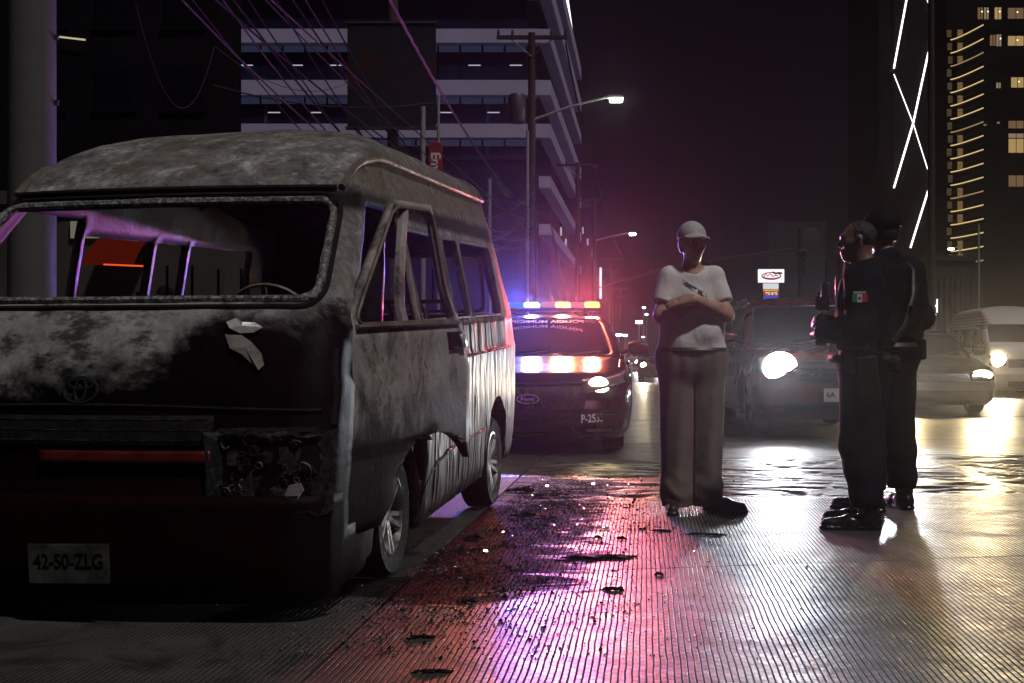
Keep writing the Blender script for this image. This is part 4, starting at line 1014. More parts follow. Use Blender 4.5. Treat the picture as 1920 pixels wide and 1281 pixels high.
# --- white and red minibus behind it, same kind of van as the burnt one, intact
def build_minibus():
    t = NT('minibus_paint'); x, y, z = t.sep(); isside = t.mr(t.math('ABSOLUTE', x), .6, .72)
    red = t.math('MULTIPLY', t.mr(y, .62, .72), t.math('MULTIPLY', isside, t.mr(z, 1.45, 1.5)))
    strp = t.math('GREATER_THAN', t.math('FRACT', t.math('MULTIPLY', z, 14)), .42)
    t.P(Base_Color=t.mix(t.math('MULTIPLY', red, .9), (.55, .52, .47), t.mix(strp, (.35, .30, .28), (.28, .03, .035))), Roughness=.3, Coat_Weight=.4)
    root = thing('minibus', 'white high-roof minibus with red side stripes and a glaring headlamp, far right', 'van', (12.25, 27.6, .0), -R(6.5))
    root.scale = (1.1, 1.1, 1.1)
    K, body = van_body(root, t.m, M['dark_interior'], True)
    m = MB(); m.grid(K.npatch('f', lambda w: -.905 * K.hw(w), lambda w: .905 * K.hw(w), 1.18, 1.57, 12, 6, -.006)); m.build('windscreen', M['glass_dark'], root)
    for sg in (1, -1):
        for a0, a1 in ((1.52, 2.22), (2.27, 2.64), (2.69, 3.60)):
            m = MB(); m.grid(K.npatch('s', a0, a1, 1.075, 1.50, 4, 4, -.006, sg)); m.build('side_window', M['glass_dark'], root)
        us_ = lambda f: (lambda w: (K.us(w) + .02) + (1.455 - K.us(w) - .02) * f)
        m = MB(); m.grid(K.npatch('s', us_(0), us_(1), 1.05, 1.60, 8, 5, -.002, sg)); m.build('door_window', M['glass_dark'], root)
        m = MB(); m.grid(K.npatch('s', us_(0), us_(1), .62, 1.06, 8, 5, .004, sg)); m.build('front_door', t.m, root, solid=.02)
        c = K.off('f', sg * .66, .78, .02)
        hl = MB(); hl.grid(K.npatch('f', sg * .50, sg * .86, .66, .88, 8, 4, .006)); hl = hl.build('headlamp', M['lens_house'], root)
        b = MB(); b.lathe([(0, .03), (.10, .02), (.15, 0), (.155, -.02)], 20, Matrix.Translation(c) @ FACE); b.build('bulb', M['lamp_warm'], hl)
        spot('headlight_beam', root, c + Vector((0, -.08, .02)), (-.30, -1, -.15), 600, (1.0, .82, .52), 70, 1.0, .10)
        mr_ = MB(); mr_.lathe([(0, -.13), (.07, -.10), (.08, .1), (0, .13)], 10, Matrix.Translation((sg * 1.02, .48, 1.22)) @ Matrix.Scale(.6, 4, (0, 1, 0))); mr_.tube([Vector((sg * .88, .45, 1.15)), Vector((sg * 1.0, .48, 1.18))], .02, 5); mr_.build('mirror', M['dark_plastic'], root)
    gr = MB(); gr.grid(K.npatch('f', -.48, .48, .62, .80, 14, 4, .005)); gr.build('grille', M['dark_plastic'], root)
    bp = MB(); bp.grid(K.npatch('f', lambda w: -.97 * K.hw(w), lambda w: .97 * K.hw(w), .16, .48, 26, 6, .012)); bp.build('bumper', car_paint('bus_bumper', (.5, .47, .40), .35, 0, .3), root)
    li = MB(); li.grid(K.npatch('f', -.5, .5, .22, .33, 14, 3, .018)); li.build('lower_intake', M['dark_plastic'], root)
    for u, z in ((1.05, .27), (3.37, .27)):
        for sg in (1, -1): wheel('wheel', root, Vector((sg * .78, u, z)), .28, .18, M['black_rubber'], M['alloy'], sg)
    fp = MB(); fp.box((0, 2.2, .30), (1.6, 3.6, .06)); fp.box((0, .8, .95), (1.5, .25, .2)); fp.build('floor', M['dark_interior'], root)
    for v in (-.4, .4):
        st = MB(); st.box((v, 1.35, 1.05), (.45, .15, .6)); st.box((v, 1.38, 1.42), (.24, .1, .16)); st.build('seat', M['seat_cloth'], root, bevel=.04)
build_minibus()

# --- cars farther up the road
def far_cars():
    specs = [('black car with one bright headlamp coming up the road beside the police car', (2.55 + .25, 24.5 - .5, 0), (.02, .02, .022), 60, M['lamp_warm'], R(6.5)),
             ('small distant car with lit headlamps far up the road', (6.2, 62, 0), (.05, .05, .055), 60, M['lamp_white'], R(6.5)),
             ('farthest distant car on the road, left of the others', (8.3, 85, 0), (.04, .04, .05), 60, M['lamp_white'], R(6.5))]
    specs = [('black car with one bright headlamp approaching, seen between the police car and the man', (5.55, 44.0, 0), (.02, .02, .024), 260, M['lamp_warm'], R(6.5)),
             ('distant pale car with lit headlamps far up the road', (8.4, 73.0, 0), (.20, .20, .20), 300, M['lamp_white'], R(6.5)),
             ('farthest car up the road, two small white headlamps', (10.3, 101.0, 0), (.05, .05, .055), 300, M['lamp_white'], R(6.5))]
    for lb, loc, c, e, bm_, yw in specs:
        S = dict(SEDAN); S.update(paint=car_paint('far_paint_%d' % loc[1], c), cat='car', W=.88, bulb_mat=bm_, energy=e, lcol=(1, .82, .55) if bm_ is M['lamp_warm'] else (.9, .95, 1), beam_dir=(-.06, -1, -.12), beam=44, group='cars far up the road', bulb=(.62, .62, .10))
        root, lo, gh = make_car('approaching_car', lb, loc, yw, S)
        gr = MB(); gr.grid(lo.npatch('f', -.40, .40, .50, .65, 8, 2, .005)); gr.build('grille', M['dark_plastic'], root)
        p = lo.off('f', .0, .42, .02); PM = Matrix.Translation(p) @ FACE
        pb = MB(); pb.prism([(-.15, -.075), (.15, -.075), (.15, .075), (-.15, .075)], -.005, .003, PM); pb.build('number_plate', M['plate_pale'], root)
far_cars()
# ------------------------------------------------------------------ people, grown from distance fields
def smin(a, b, k):
    h = np.clip(.5 + .5 * (b - a) / k, 0, 1); return b * (1 - h) + a * h - k * h * (1 - h)
def f_cap(P, a, b, ra, rb, s=(1, 1, 1)):
    s = np.asarray(s, np.float32); a = np.asarray(a, np.float32) * s; b = np.asarray(b, np.float32) * s
    p = P * s - a; d = b - a; L = float(d @ d)
    h = np.clip((p @ d) / L, 0, 1) if L > 1e-9 else np.zeros(len(P), np.float32)
    return (np.linalg.norm(p - h[:, None] * d, axis=1) - (ra + (rb - ra) * h)) / max(s)
def f_all(P, prims, k):
    r = np.full(len(P), .4, np.float32)
    for q in prims:
        kk = q[5] if len(q) > 5 else k; m_ = max(q[2], q[3]) + kk + .03
        lo = np.minimum(q[0], q[1]) - m_; hi = np.maximum(q[0], q[1]) + m_
        i = np.nonzero((P[:, 2] > lo[2]) & (P[:, 2] < hi[2]))[0]
        if not len(i): continue
        S_ = P[i]; i = i[(S_[:, 0] > lo[0]) & (S_[:, 0] < hi[0]) & (S_[:, 1] > lo[1]) & (S_[:, 1] < hi[1])]
        if not len(i): continue
        d = f_cap(P[i], *q[:4], q[4] if len(q) > 4 and q[4] is not None else (1, 1, 1))
        r[i] = smin(r[i], d, kk)
    return r
def surface(fn, lo, hi, h):
    lo = np.array(lo, np.float32); n = np.ceil((np.array(hi) - lo) / h).astype(int) + 1
    ax = [lo[i] + h * np.arange(n[i], dtype=np.float32) for i in range(3)]
    X, Y, Z = np.meshgrid(*ax, indexing='ij')
    Fv = np.empty(X.size, np.float32); PP = np.stack([X.ravel(), Y.ravel(), Z.ravel()], 1)
    for i in range(0, len(PP), 400000): Fv[i:i + 400000] = fn(PP[i:i + 400000])
    Fv = Fv.reshape(n); ins = Fv < 0
    acc = np.zeros(tuple(n - 1) + (3,), np.float32); cnt = np.zeros(tuple(n - 1), np.float32)
    for axis in range(3):
        o = [a for a in range(3) if a != axis]
        for i in (0, 1):
            for j in (0, 1):
                s0 = [slice(0, -1)] * 3; s1 = [slice(0, -1)] * 3
                s0[axis] = slice(0, -1); s1[axis] = slice(1, None)
                for (a, b) in ((o[0], i), (o[1], j)):
                    s0[a] = s1[a] = slice(b, (n[a] - 1 + b))
                f0 = Fv[tuple(s0)]; f1 = Fv[tuple(s1)]; mk = (f0 < 0) != (f1 < 0)
                t = np.where(mk, f0 / np.where(mk, f0 - f1, 1), 0)
                acc[..., axis] += np.where(mk, t, 0)
                acc[..., o[0]] += np.where(mk, i, 0); acc[..., o[1]] += np.where(mk, j, 0); cnt += mk
    cell = cnt > 0; idx = -np.ones(cell.shape, int); ids = np.argwhere(cell); idx[cell] = np.arange(len(ids))
    V = lo + h * (ids + acc[cell] / cnt[cell][:, None])
    Fs = []
    for axis in range(3):
        o = [a for a in range(3) if a != axis]
        s0 = [slice(1, -1)] * 3; s1 = [slice(1, -1)] * 3; s0[axis] = slice(0, -1); s1[axis] = slice(1, None)
        a0 = ins[tuple(s0)]; a1 = ins[tuple(s1)]
        e = np.argwhere(a0 != a1)
        if not len(e): continue
        fl = a0[tuple(e.T)]; e = e.copy(); e[:, o[0]] += 1; e[:, o[1]] += 1
        def cidx(d0, d1):
            q = e.copy(); q[:, o[0]] += d0; q[:, o[1]] += d1; return idx[tuple(q.T)]
        q = np.stack([cidx(-1, -1), cidx(0, -1), cidx(0, 0), cidx(-1, 0)], 1)
        flip = fl if axis != 1 else ~fl
        q[~flip] = q[~flip][:, ::-1]; Fs.append(q)
    Fq = np.concatenate(Fs); Fq = Fq[(Fq >= 0).all(1)]
    return V, Fq
def sdf_obj(name, fn, lo, hi, h, mat, parent, smooth_it=1, wrinkle=None):
    V, Fq = surface(fn, lo, hi, h)
    if wrinkle is not None: V = V + wrinkle(V)
    me = bpy.data.meshes.new(name); me.from_pydata(V.tolist(), [], Fq.tolist()); me.validate(); me.update()
    me.polygons.foreach_set('use_smooth', [True] * len(me.polygons))
    o = link(name, me, mat, parent)
    if smooth_it:
        md = o.modifiers.new('smooth', 'SMOOTH'); md.iterations = smooth_it; md.factor = .5
    return o
def lerp3(a, b, t): return tuple(a[i] + (b[i] - a[i]) * t for i in range(3))
def folds(dirv, amp, freq, seed):
    r_ = np.random.default_rng(seed); ph = r_.uniform(0, 6.28, 6)
    def fn(V):
        x, y, z = V.T
        q = np.sin(z * freq + 3.1 * np.sin(x * 13 + ph[0]) + 2.0 * np.sin(y * 11 + ph[1])) * .5
        q += np.sin(z * freq * .45 + x * 19 + ph[2] + 2 * np.sin(y * 17 + ph[3])) * .5
        n = np.stack([np.sin(x * 9 + ph[4]), np.cos(y * 9 + ph[5]) - .4, np.zeros_like(z)], 1) + np.array([0, -.6, 0])
        return (amp * q)[:, None] * n * np.array(dirv)
    return fn

M['skin'] = pm('skin', (.50, .30, .215), .45, var=.18, vscale=14, bs=.15, bscale=120)
M['skin_dark'] = pm('skin_dark', (.24, .135, .095), .42, var=.18, vscale=14, bs=.15, bscale=120)
M['hair_grey'] = pm('hair_grey', (.16, .15, .145), .7, var=.4, vscale=60, bs=.6, bscale=200)
M['hair_black'] = pm('hair_black', (.012, .010, .009), .6, var=.4, vscale=60, bs=.6, bscale=200)
M['uniform'] = pm('uniform', (.010, .011, .018), .85, spec=.08, var=.25, vscale=9, bs=.35, bscale=70)
M['uniform_vest'] = pm('uniform_vest', (.007, .007, .010), .8, spec=.1, var=.3, vscale=20, bs=.5, bscale=90)
M['shoe_leather'] = pm('shoe_leather', (.035, .026, .024), .4, var=.3, vscale=12, bs=.25, bscale=60)
M['boot_leather'] = pm('boot_leather', (.013, .012, .013), .28, var=.3, vscale=12, bs=.3, bscale=60)
M['trouser_grey'] = pm('trouser_grey', (.18, .148, .12), .85, var=.2, vscale=7, bs=.3, bscale=90)
M['belt'] = pm('belt', (.02, .015, .013), .45)
M['cap_grey'] = pm('cap_grey', (.50, .48, .47), .85, var=.15, vscale=18, bs=.3, bscale=140)
M['cap_navy'] = pm('cap_navy', (.008, .008, .012), .9, spec=.05, var=.2, vscale=18, bs=.3)
def shirt_mat():
    t = NT('tshirt'); x, y, z = t.sep()
    # dark print slanting down over the chest, as on the man's shirt
    band = t.math('ADD', t.math('SUBTRACT', z, 1.345), t.math('MULTIPLY', t.math('SUBTRACT', x, .0), .55))
    n_ = t.noise(38, 3)
    k = t.mr(t.math('ABSOLUTE', t.math('ADD', band, t.math('MULTIPLY', n_, .02))), .010, .024, 1.0, 0.0)
    k = t.math('MULTIPLY', k, t.math('MULTIPLY', t.mr(x, -.09, -.06), t.mr(x, .10, .07)))
    k = t.math('MULTIPLY', k, t.math('GREATER_THAN', n_, .42))
    k = t.math('MULTIPLY', k, t.mr(y, .0, -.05))
    patch = t.math('MULTIPLY', t.math('MULTIPLY', t.mr(x, .05, .07), t.mr(x, .16, .14)), t.math('MULTIPLY', t.mr(z, 1.385, 1.40), t.mr(y, .02, -.03)))
    t.P(Base_Color=t.mix(k, t.ramp(t.noise(8, 5), [(.3, (.72, .70, .68)), (.7, (.82, .80, .78))]), (.06, .055, .065)), Roughness=.85)
    t.bump(t.noise(11, 6, v=t.map(scale=(1.2, 1, .7)), dist=1.0), .35, .025); return t.m
M['tshirt'] = shirt_mat()

HS = (1, .92, .82)
def head_prims(c, turn):
    """skull, jaw, nose, ears; c = centre of the head, face towards -y before turning"""
    Rz = Matrix.Rotation(turn, 3, 'Z')
    def T(x, y, z):
        q = Rz @ Vector((x, y, z)); return (c[0] + q.x, c[1] + q.y, c[2] + q.z)
    pr = [(T(0, .012, .03), T(0, .03, .025), .084, .080), (T(0, -.022, -.02), T(0, -.03, -.055), .066, .052), (T(0, -.052, -.085), T(0, -.056, -.09), .028, .026, None, .03),
          (T(0, -.082, .012), T(0, -.099, -.022), .009, .0115, None, .014), (T(.014, -.087, -.024), T(-.014, -.087, -.024), .010, .010, None, .012),
          (T(.028, -.075, .028), T(-.028, -.075, .028), .018, .018, None, .015),
          (T(.022, -.084, -.058), T(-.022, -.084, -.058), .009, .009, None, .012), (T(.02, -.08, -.069), T(-.02, -.08, -.069), .009, .009, None, .01)]
    for s_ in (1, -1):
        pr += [(T(s_ * .079, .012, .012), T(s_ * .077, .01, -.02), .017, .011, None, .008), (T(s_ * .05, -.05, -.01), T(s_ * .045, -.055, -.03), .02, .02, None, .02)]
    return pr, T
def hand_prims(w, d, up, curl=.4, side=1, scale=1.0):
    """palm and five fingers from wrist w along d, 'up' is the back of the hand"""
    w = Vector(w); d = Vector(d).normalized(); up = Vector(up); up = (up - d * up.dot(d)).normalized(); s = d.cross(up) * side
    pr = []
    k = scale
    for i, o in enumerate((-.027, -.009, .009, .027)):
        b = w + d * (.085 * k) + s * (o * k)
        pr.append((tuple(w + d * .015 * k + s * o * .6 * k), tuple(b), .017 * k, .0125 * k, None, .012))
        L = (.040, .046, .044, .034)[i] * k; a = 0; p = b
        for j in range(3):
            a += curl * (.5 if j == 0 else 1); q = p + (d * math.cos(a) - up * math.sin(a)) * L * (1, .7, .55)[j]
            pr.append((tuple(p), tuple(q), .0098 * k, .0088 * k, None, .004)); p = q
    t0 = w + d * .03 * k - s * .03 * k; t1 = t0 + (d * .7 - s * .55 - up * .3).normalized() * .045 * k; t2 = t1 + (d * .95 - s * .1 - up * .3).normalized() * .035 * k
    pr += [(tuple(t0), tuple(t1), .015 * k, .012 * k, None, .01), (tuple(t1), tuple(t2), .011 * k, .009 * k, None, .006)]
    return pr

def person_base(J, o):
    """prims for legs, torso and arms, as lists by region. J holds joints, o the thickness"""
    T = []
    b = o
    leg = {}
    for s_ in ('l', 'r'):
        h, k, a = J['hip_' + s_], J['knee_' + s_], J['ank_' + s_]
        leg[s_] = [(h, k, .088 * b, .058 * b), (k, lerp3(k, a, .35), .058 * b, .058 * b), (lerp3(k, a, .35), a, .058 * b, .036 * b)]
    arm = {}
    for s_ in ('l', 'r'):
        sh, e, w_ = J['sho_' + s_], J['elb_' + s_], J['wri_' + s_]
        arm[s_] = [(sh, e, .056 * b, .043 * b), (e, lerp3(e, w_, .35), .043 * b, .042 * b), (lerp3(e, w_, .35), w_, .042 * b, .027 * b)]
    pel, che, nk = J['pelvis'], J['chest'], J['neck']
    D = (1, 1.35, 1)
    def side(c, x): return (c[0] + x, c[1], c[2])
    torso = [(side(pel, -.08), side(pel, .08), .125 * b, .125 * b, D), (side(pel, -.07), side(che, -.09), .128 * b, .135 * b, D), (side(pel, .07), side(che, .09), .128 * b, .135 * b, D),
             (J['sho_l'], J['sho_r'], .062 * b, .062 * b), (che, nk, .11, .055)]
    return leg, arm, torso

def inflate(pr, e): return [(q[0], q[1], q[2] + e, q[3] + e) + tuple(q[4:]) for q in pr]

def shoe(name, heel, toe_dir, L, mat, parent, boot=0.0):
    h = Vector(heel); d = Vector(toe_dir).normalized()
    pr = [(tuple(h + Vector((0, 0, .045))), tuple(h + d * L * .45 + Vector((0, 0, .04))), .042, .040, (1, 1, 1)), (tuple(h + d * L * .45 + Vector((0, 0, .036))), tuple(h + d * L * .86 + Vector((0, 0, .03))), .042, .034)]
    if boot: pr += [(tuple(h + d * .03 + Vector((0, 0, .06))), tuple(h + d * .02 + Vector((0, 0, boot))), .048, .054)]
    else: pr += [(tuple(h + d * .03 + Vector((0, 0, .06))), tuple(h + d * .04 + Vector((0, 0, .10))), .043, .043)]
    top = boot + .03 if boot else .115
    def fn(P):
        f = f_all(P, pr, .03)
        sole = np.maximum(np.minimum(f_cap(P, tuple(h + Vector((0, 0, .015))), tuple(h + d * L * .86 + Vector((0, 0, .015))), .046, .044), 9), P[:, 2] - .022)
        f = np.minimum(np.maximum(f, .004 - P[:, 2]), sole)
        return np.maximum(np.maximum(f, .001 - P[:, 2]), P[:, 2] - top)
    e = h + d * L
    lo = (min(h.x, e.x) - .09, min(h.y, e.y) - .09, -.01); hi = (max(h.x, e.x) + .09, max(h.y, e.y) + .09, top + .03)
    return sdf_obj(name, fn, lo, hi, .007, mat, parent, 1)

def eyes(T, parent, y=-.083):
    for s_ in (1, -1):
        e = MB(); e.lathe([(0, -.0105), (.0074, -.0074), (.0105, 0), (.0074, .0074), (0, .0105)], 10, Matrix.Translation(T(s_ * .030, y, .010)))
        e.build('eye', M['eye_dark'], parent)
M['eye_dark'] = pm('eye_dark', (.03, .025, .02), .15)

# --- the man with folded arms
def build_man():
    root = thing('person', 'man in pale cap, white t-shirt and grey trousers, arms folded, beside the police car', 'person', (1.085, 7.08, 0), 0, None); root.scale = (.88, .94, 1.0)
    J = dict(hip_l=(.10, .0, .90), knee_l=(.108, .0, .49), ank_l=(.105, .02, .09), hip_r=(-.10, 0, .90), knee_r=(-.106, -.005, .49), ank_r=(-.108, .0, .09),
             sho_l=(.152, .0, 1.405), elb_l=(.225, -.085, 1.185), wri_l=(-.02, -.225, 1.270), sho_r=(-.152, 0, 1.405), elb_r=(-.225, -.075, 1.180), wri_r=(.02, -.165, 1.235),
             pelvis=(0, .0, .95), chest=(0, .0, 1.27), neck=(0, .01, 1.46))
    leg, arm, torso = person_base(J, .98)
    belly = [((-.06, -.015, 1.02), (.06, -.02, 1.08), .110, .115)]
    hc = (.005, -.012, 1.615); hp, T = head_prims(hc, R(14))
    neck = [((0, .012, 1.44), (.003, .004, 1.55), .060, .056)]
    hands = hand_prims((-.02, -.228, 1.272), (-1, .22, -.12), (0, -.7, .8), .20, -1, 1.05) + hand_prims((.03, -.160, 1.237), (1, .6, .05), (0, -1, .2), .25, 1, .95)
    skin = hp + neck + torso + belly + leg['l'] + leg['r'] + arm['l'] + arm['r']
    def body(P):
        f = f_all(P, skin, .035); hnd = f_all(P, hands, .006)
        for s_ in (1, -1):
            e = f_cap(P, T(s_ * .031, -.100, .012), T(s_ * .030, -.100, .012), .017, .017); f = np.maximum(f, -e) * .6 + f * .4
        return smin(f, hnd, .012)
    bo = sdf_obj('body', body, (-.42, -.36, .03), (.42, .22, 1.78), .0085, M['skin'], root, 1)
    eyes(T, bo, -.080)
    # shirt
    sl = []
    for s_ in ('l', 'r'):
        sh, e = J['sho_' + s_], J['elb_' + s_]; sl += [(sh, lerp3(sh, e, .72), .074, .073)]
    shp = inflate(torso[:3], .016) + inflate(belly, .016) + [((-.07, 0, .93), (.07, 0, .93), .155, .155, (1, 1.25, 1))] + [(torso[4][0], torso[4][1], .12, .075)] + [(J['sho_l'], J['sho_r'], .074, .074)]
    def shirt(P):
        f = f_all(P, shp, .04); fs = f_all(P, sl, .03); cs = np.full(len(P), -9.0)
        cut = .965 - P[:, 2] + .004 * np.sin(P[:, 0] * 26)
        for s_ in ('l', 'r'):
            sh, e = np.array(J['sho_' + s_]), np.array(J['elb_' + s_]); d = (e - sh); L = np.linalg.norm(d); d /= L
            al = (P - sh) @ d; rad = np.linalg.norm(P - sh - al[:, None] * d, axis=1)
            cs = np.maximum(cs, np.where((rad < .13) & (P[:, 0] * sh[0] > 0), al - L * .70, -9))
        nk = .082 - np.linalg.norm((P - np.array([0, -.022, 1.487])) * np.array([1, .9, 1.1]), axis=1)
        return np.maximum(np.maximum(smin(f, np.maximum(fs, cs), .025), cut), nk)
    sdf_obj('tshirt', shirt, (-.40, -.28, .86), (.40, .24, 1.54), .0085, M['tshirt'], root, 2, folds((1, 1, 0), .0035, 34, 3))
    # trousers, loose, breaking over the shoes
    tp = []
    for s_ in ('l', 'r'):
        h, k, a = J['hip_' + s_], J['knee_' + s_], J['ank_' + s_]
        tp += [((h[0], h[1], .93), h, .135, .132), (h, (a[0], a[1], .13), .130, .098), ((a[0], a[1] - .008, .13), (a[0], a[1] - .014, .05), .098, .095)]
    tp += [((-.07, 0, .94), (.07, 0, .97), .150, .150, (1, 1.2, 1)), ((-.03, -.025, .90), (.03, -.025, .97), .12, .12)]
    def tr(P):
        f = f_all(P, tp, .06)
        gap = .004 - np.abs(P[:, 0] - .004) ; f = np.where(P[:, 2] < .78, np.maximum(f, gap), f)
        return np.maximum(np.maximum(f, P[:, 2] - .985), .035 - P[:, 2])
    def tw(V):
        x, y, z = V.T; k = np.clip((.32 - z) / .25, 0, 1); a = .005 * k * np.sin(z * 60 + 24 * x + 4 * np.sin(y * 22)) + .0035 * np.sin(x * 60 + 1.5 * np.sin(z * 5)) * (1 - k)
        return np.stack([np.sign(x) * a * .4, -a, 0 * z], 1)
    sdf_obj('trousers', tr, (-.34, -.24, .02), (.34, .24, 1.02), .009, M['trouser_grey'], root, 1, tw)
    bt = MB(); bt.tube([Vector((.226 * math.cos(a), -.014 + .152 * math.sin(a), .972)) for a in np.linspace(0, 2 * math.pi, 36, endpoint=False)], .018, 6, closed=True); bt.build('belt', M['belt'], root)
    shoe('shoe', (-.125, .05, 0), (-.14, -1, 0), .29, M['shoe_leather'], root); shoe('shoe', (.125, .05, 0), (.85, -.55, 0), .28, M['shoe_leather'], root)
    # cap
    Tc = T
    def capf(P):
        c = np.array(T(0, .022, .042)); q = (P - c) * np.array([1.04, .92, 1.08])
        dome = np.linalg.norm(q, axis=1) - .104; dome = np.maximum(dome, (c[2] - .010) - P[:, 2])
        inner = np.linalg.norm(q, axis=1) - .092; dome = np.maximum(dome, -inner)
        Rz = np.array(Matrix.Rotation(-R(14), 3, 'Z')); l = (P - c) @ Rz.T
        rr = np.sqrt((l[:, 0] / .086) ** 2 + ((l[:, 1] + .085) / .108) ** 2) - 1
        zz = np.abs(l[:, 2] - (.010 + .26 * (l[:, 1] + .085) - 3.2 * l[:, 0] ** 2)) - .0055
        br = np.maximum(np.maximum(rr * .08, zz), l[:, 1] + .055)
        return np.minimum(dome, br)
    sdf_obj('cap', capf, (-.17, -.26, 1.60), (.19, .18, 1.80), .0055, M['cap_grey'], root, 1)
    hr = hair_ring(T, root, M['hair_grey']); 
    return root
def hair_ring(T, root, mat):
    c = np.array(T(0, .022, .0)); f0 = np.array(T(0, -1, 0)) - np.array(T(0, 0, 0))
    def fn(P):
        q = (P - c) * np.array([1, .92, .95]); d = np.abs(np.linalg.norm(q, axis=1) - .086) - .006
        front = (P - c) @ f0
        return np.maximum(np.maximum(d, front - .005), np.maximum(P[:, 2] - c[2] - .05, c[2] - .055 - P[:, 2]))
    return sdf_obj('hair', fn, tuple(c - .13), tuple(c + .13), .006, mat, root, 1)
build_man()

# --- officers
def build_officer(label, loc, rz, tall, J, head_turn, cap, hand_spec, extra=True, vest=True, lab_hair='hair_black'):
    root = thing('person', label, 'police officer', loc, rz, None); root.scale = (tall,) * 3
    leg, arm, torso = person_base(J, 1.16)
    hc = J['head']; hp, T = head_prims(hc, head_turn)
    neck = [(J['neck'], (hc[0], hc[1] + .02, hc[2] - .06), .062, .058)]
    hands = []
    for hs in hand_spec: hands += hand_prims(*hs)
    skin = hp + neck + torso + leg['l'] + leg['r'] + arm['l'] + arm['r']
    def body(P): return smin(f_all(P, skin, .035), f_all(P, hands, .006), .012)
    bo = sdf_obj('body', body, (-.44, -.40, .03), (.44, .28, 1.80), .009, M['skin_dark'], root, 1); eyes(T, bo, -.080)
    # jacket with sleeves to the wrists
    jp = inflate(torso, .022) + inflate(arm['l'], .024) + inflate(arm['r'], .024) + [((-.08, 0, .90), (.08, 0, .90), .150, .150, (1, 1.25, 1))]
    def jacket(P):
        f = f_all(P, jp, .04); cut = .86 - P[:, 2]
        for s_ in ('l', 'r'):
            e, w_ = np.array(J['elb_' + s_]), np.array(J['wri_' + s_]); d = w_ - e; L = np.linalg.norm(d); d /= L
            al = (P - e) @ d; rad = np.linalg.norm(P - e - al[:, None] * d, axis=1); cut = np.maximum(cut, np.where(rad < .10, al - L * .93, -9) * (np.abs(P[:, 1]) > .0))
        nk = .074 - np.linalg.norm((P - np.array([hc[0], hc[1] + .0, J['neck'][2] + .06])), axis=1)
        return np.maximum(np.maximum(f, cut), nk)
    sdf_obj('jacket', jacket, (-.46, -.42, .84), (.46, .30, 1.58), .009, M['uniform'], root, 1, folds((1, 1, 0), .006, 30, 5))
    tp = []
    for s_ in ('l', 'r'):
        h, k, a = J['hip_' + s_], J['knee_' + s_], J['ank_' + s_]
        tp += [((h[0], h[1], .93), h, .135, .135), (h, k, .125, .098), (k, lerp3(k, (a[0], a[1], .20), .5), .098, .096), (lerp3(k, (a[0], a[1], .20), .5), (a[0], a[1], .16), .096, .085)]
    tp += [((-.07, 0, .93), (.07, 0, .93), .150, .150, (1, 1.2, 1))]
    def tr(P): return np.maximum(np.maximum(f_all(P, tp, .03), P[:, 2] - .98), .125 - P[:, 2])
    def tw(V):
        x, y, z = V.T; k = np.clip((.42 - z) / .3, 0, 1); a = .005 * k * np.sin(z * 50 + 22 * x + 18 * y) + .0035 * np.sin(x * 30 + y * 36 + 2 * np.sin(z * 8))
        return np.stack([np.sign(x) * a * .7, a * .8, 0 * z], 1)
    sdf_obj('trousers', tr, (-.36, -.32, .11), (.36, .32, 1.0), .0095, M['uniform'], root, 1, tw)
    for s_ in ('l', 'r'):
        a = J['ank_' + s_]; d = J['toe_' + s_]; shoe('boot', (a[0] - d[0] * .04, a[1] - d[1] * .04, 0), d, .30, M['boot_leather'], root, .20)
    # duty belt with pouches
    bt = MB(); bt.tube([Vector((.205 * math.cos(a), .172 * math.sin(a), .955)) for a in np.linspace(0, 2 * math.pi, 36, endpoint=False)], .026, 6, closed=True); bt.build('duty_belt', M['belt'], root)
    for a in (R(-20), R(20), R(120), R(165), R(215)):
        p = Vector((.225 * math.cos(a), .195 * math.sin(a), .94)); po = MB(); po.box(p, (.05, .09, .12), Matrix.Rotation(a, 4, 'Z')); po.build('belt_pouch', M['uniform_vest'], root, bevel=.012)
    hol = MB(); hol.box((.235, .03, .85), (.055, .12, .24), Matrix.Rotation(R(6), 4, 'X')); hol.box((.24, .0, .98), (.03, .05, .12), Matrix.Rotation(R(-18), 4, 'X')); hol.build('holster', M['belt'], root, bevel=.012)
    if vest:
        vp = inflate(torso[1:3], .045) + [((-.10, 0, 1.36), (.10, 0, 1.36), .11, .11)]
        def vf(P):
            f = f_all(P, vp, .05)
            nk = .10 - np.linalg.norm((P - np.array([0, 0, 1.50])) * np.array([1, .7, 1]), axis=1)
            arms = np.maximum(np.abs(P[:, 0]) - (.205 - .25 * np.clip(P[:, 2] - 1.22, 0, 1)), -9)
            return np.maximum(np.maximum(np.maximum(f, 1.0 - P[:, 2]), P[:, 2] - 1.455), np.maximum(nk, arms))
        vo = sdf_obj('vest', vf, (-.26, -.30, .98), (.26, .30, 1.50), .009, M['uniform_vest'], root, 1, folds((1, 1, 0), .004, 40, 8))
        for (x, z, w_, h_) in ((-.12, 1.10, .085, .14), (-.02, 1.10, .085, .14), (.08, 1.10, .085, .14), (.10, 1.27, .09, .08), (-.10, 1.29, .075, .12)):
            po = MB(); po.box((x, -.225, z), (w_, .065, h_)); po.build('vest_pouch', M['uniform_vest'], root, bevel=.012)
        rd = MB(); rd.box((.15, -.20, 1.32), (.055, .045, .13)); rd.build('radio', M['dark_plastic'], root, bevel=.008)
        an = MB(); an.tube([Vector((.165, -.20, 1.38)), Vector((.168, -.20, 1.50))], .006, 6); an.build('radio_antenna', M['dark_plastic'], root)
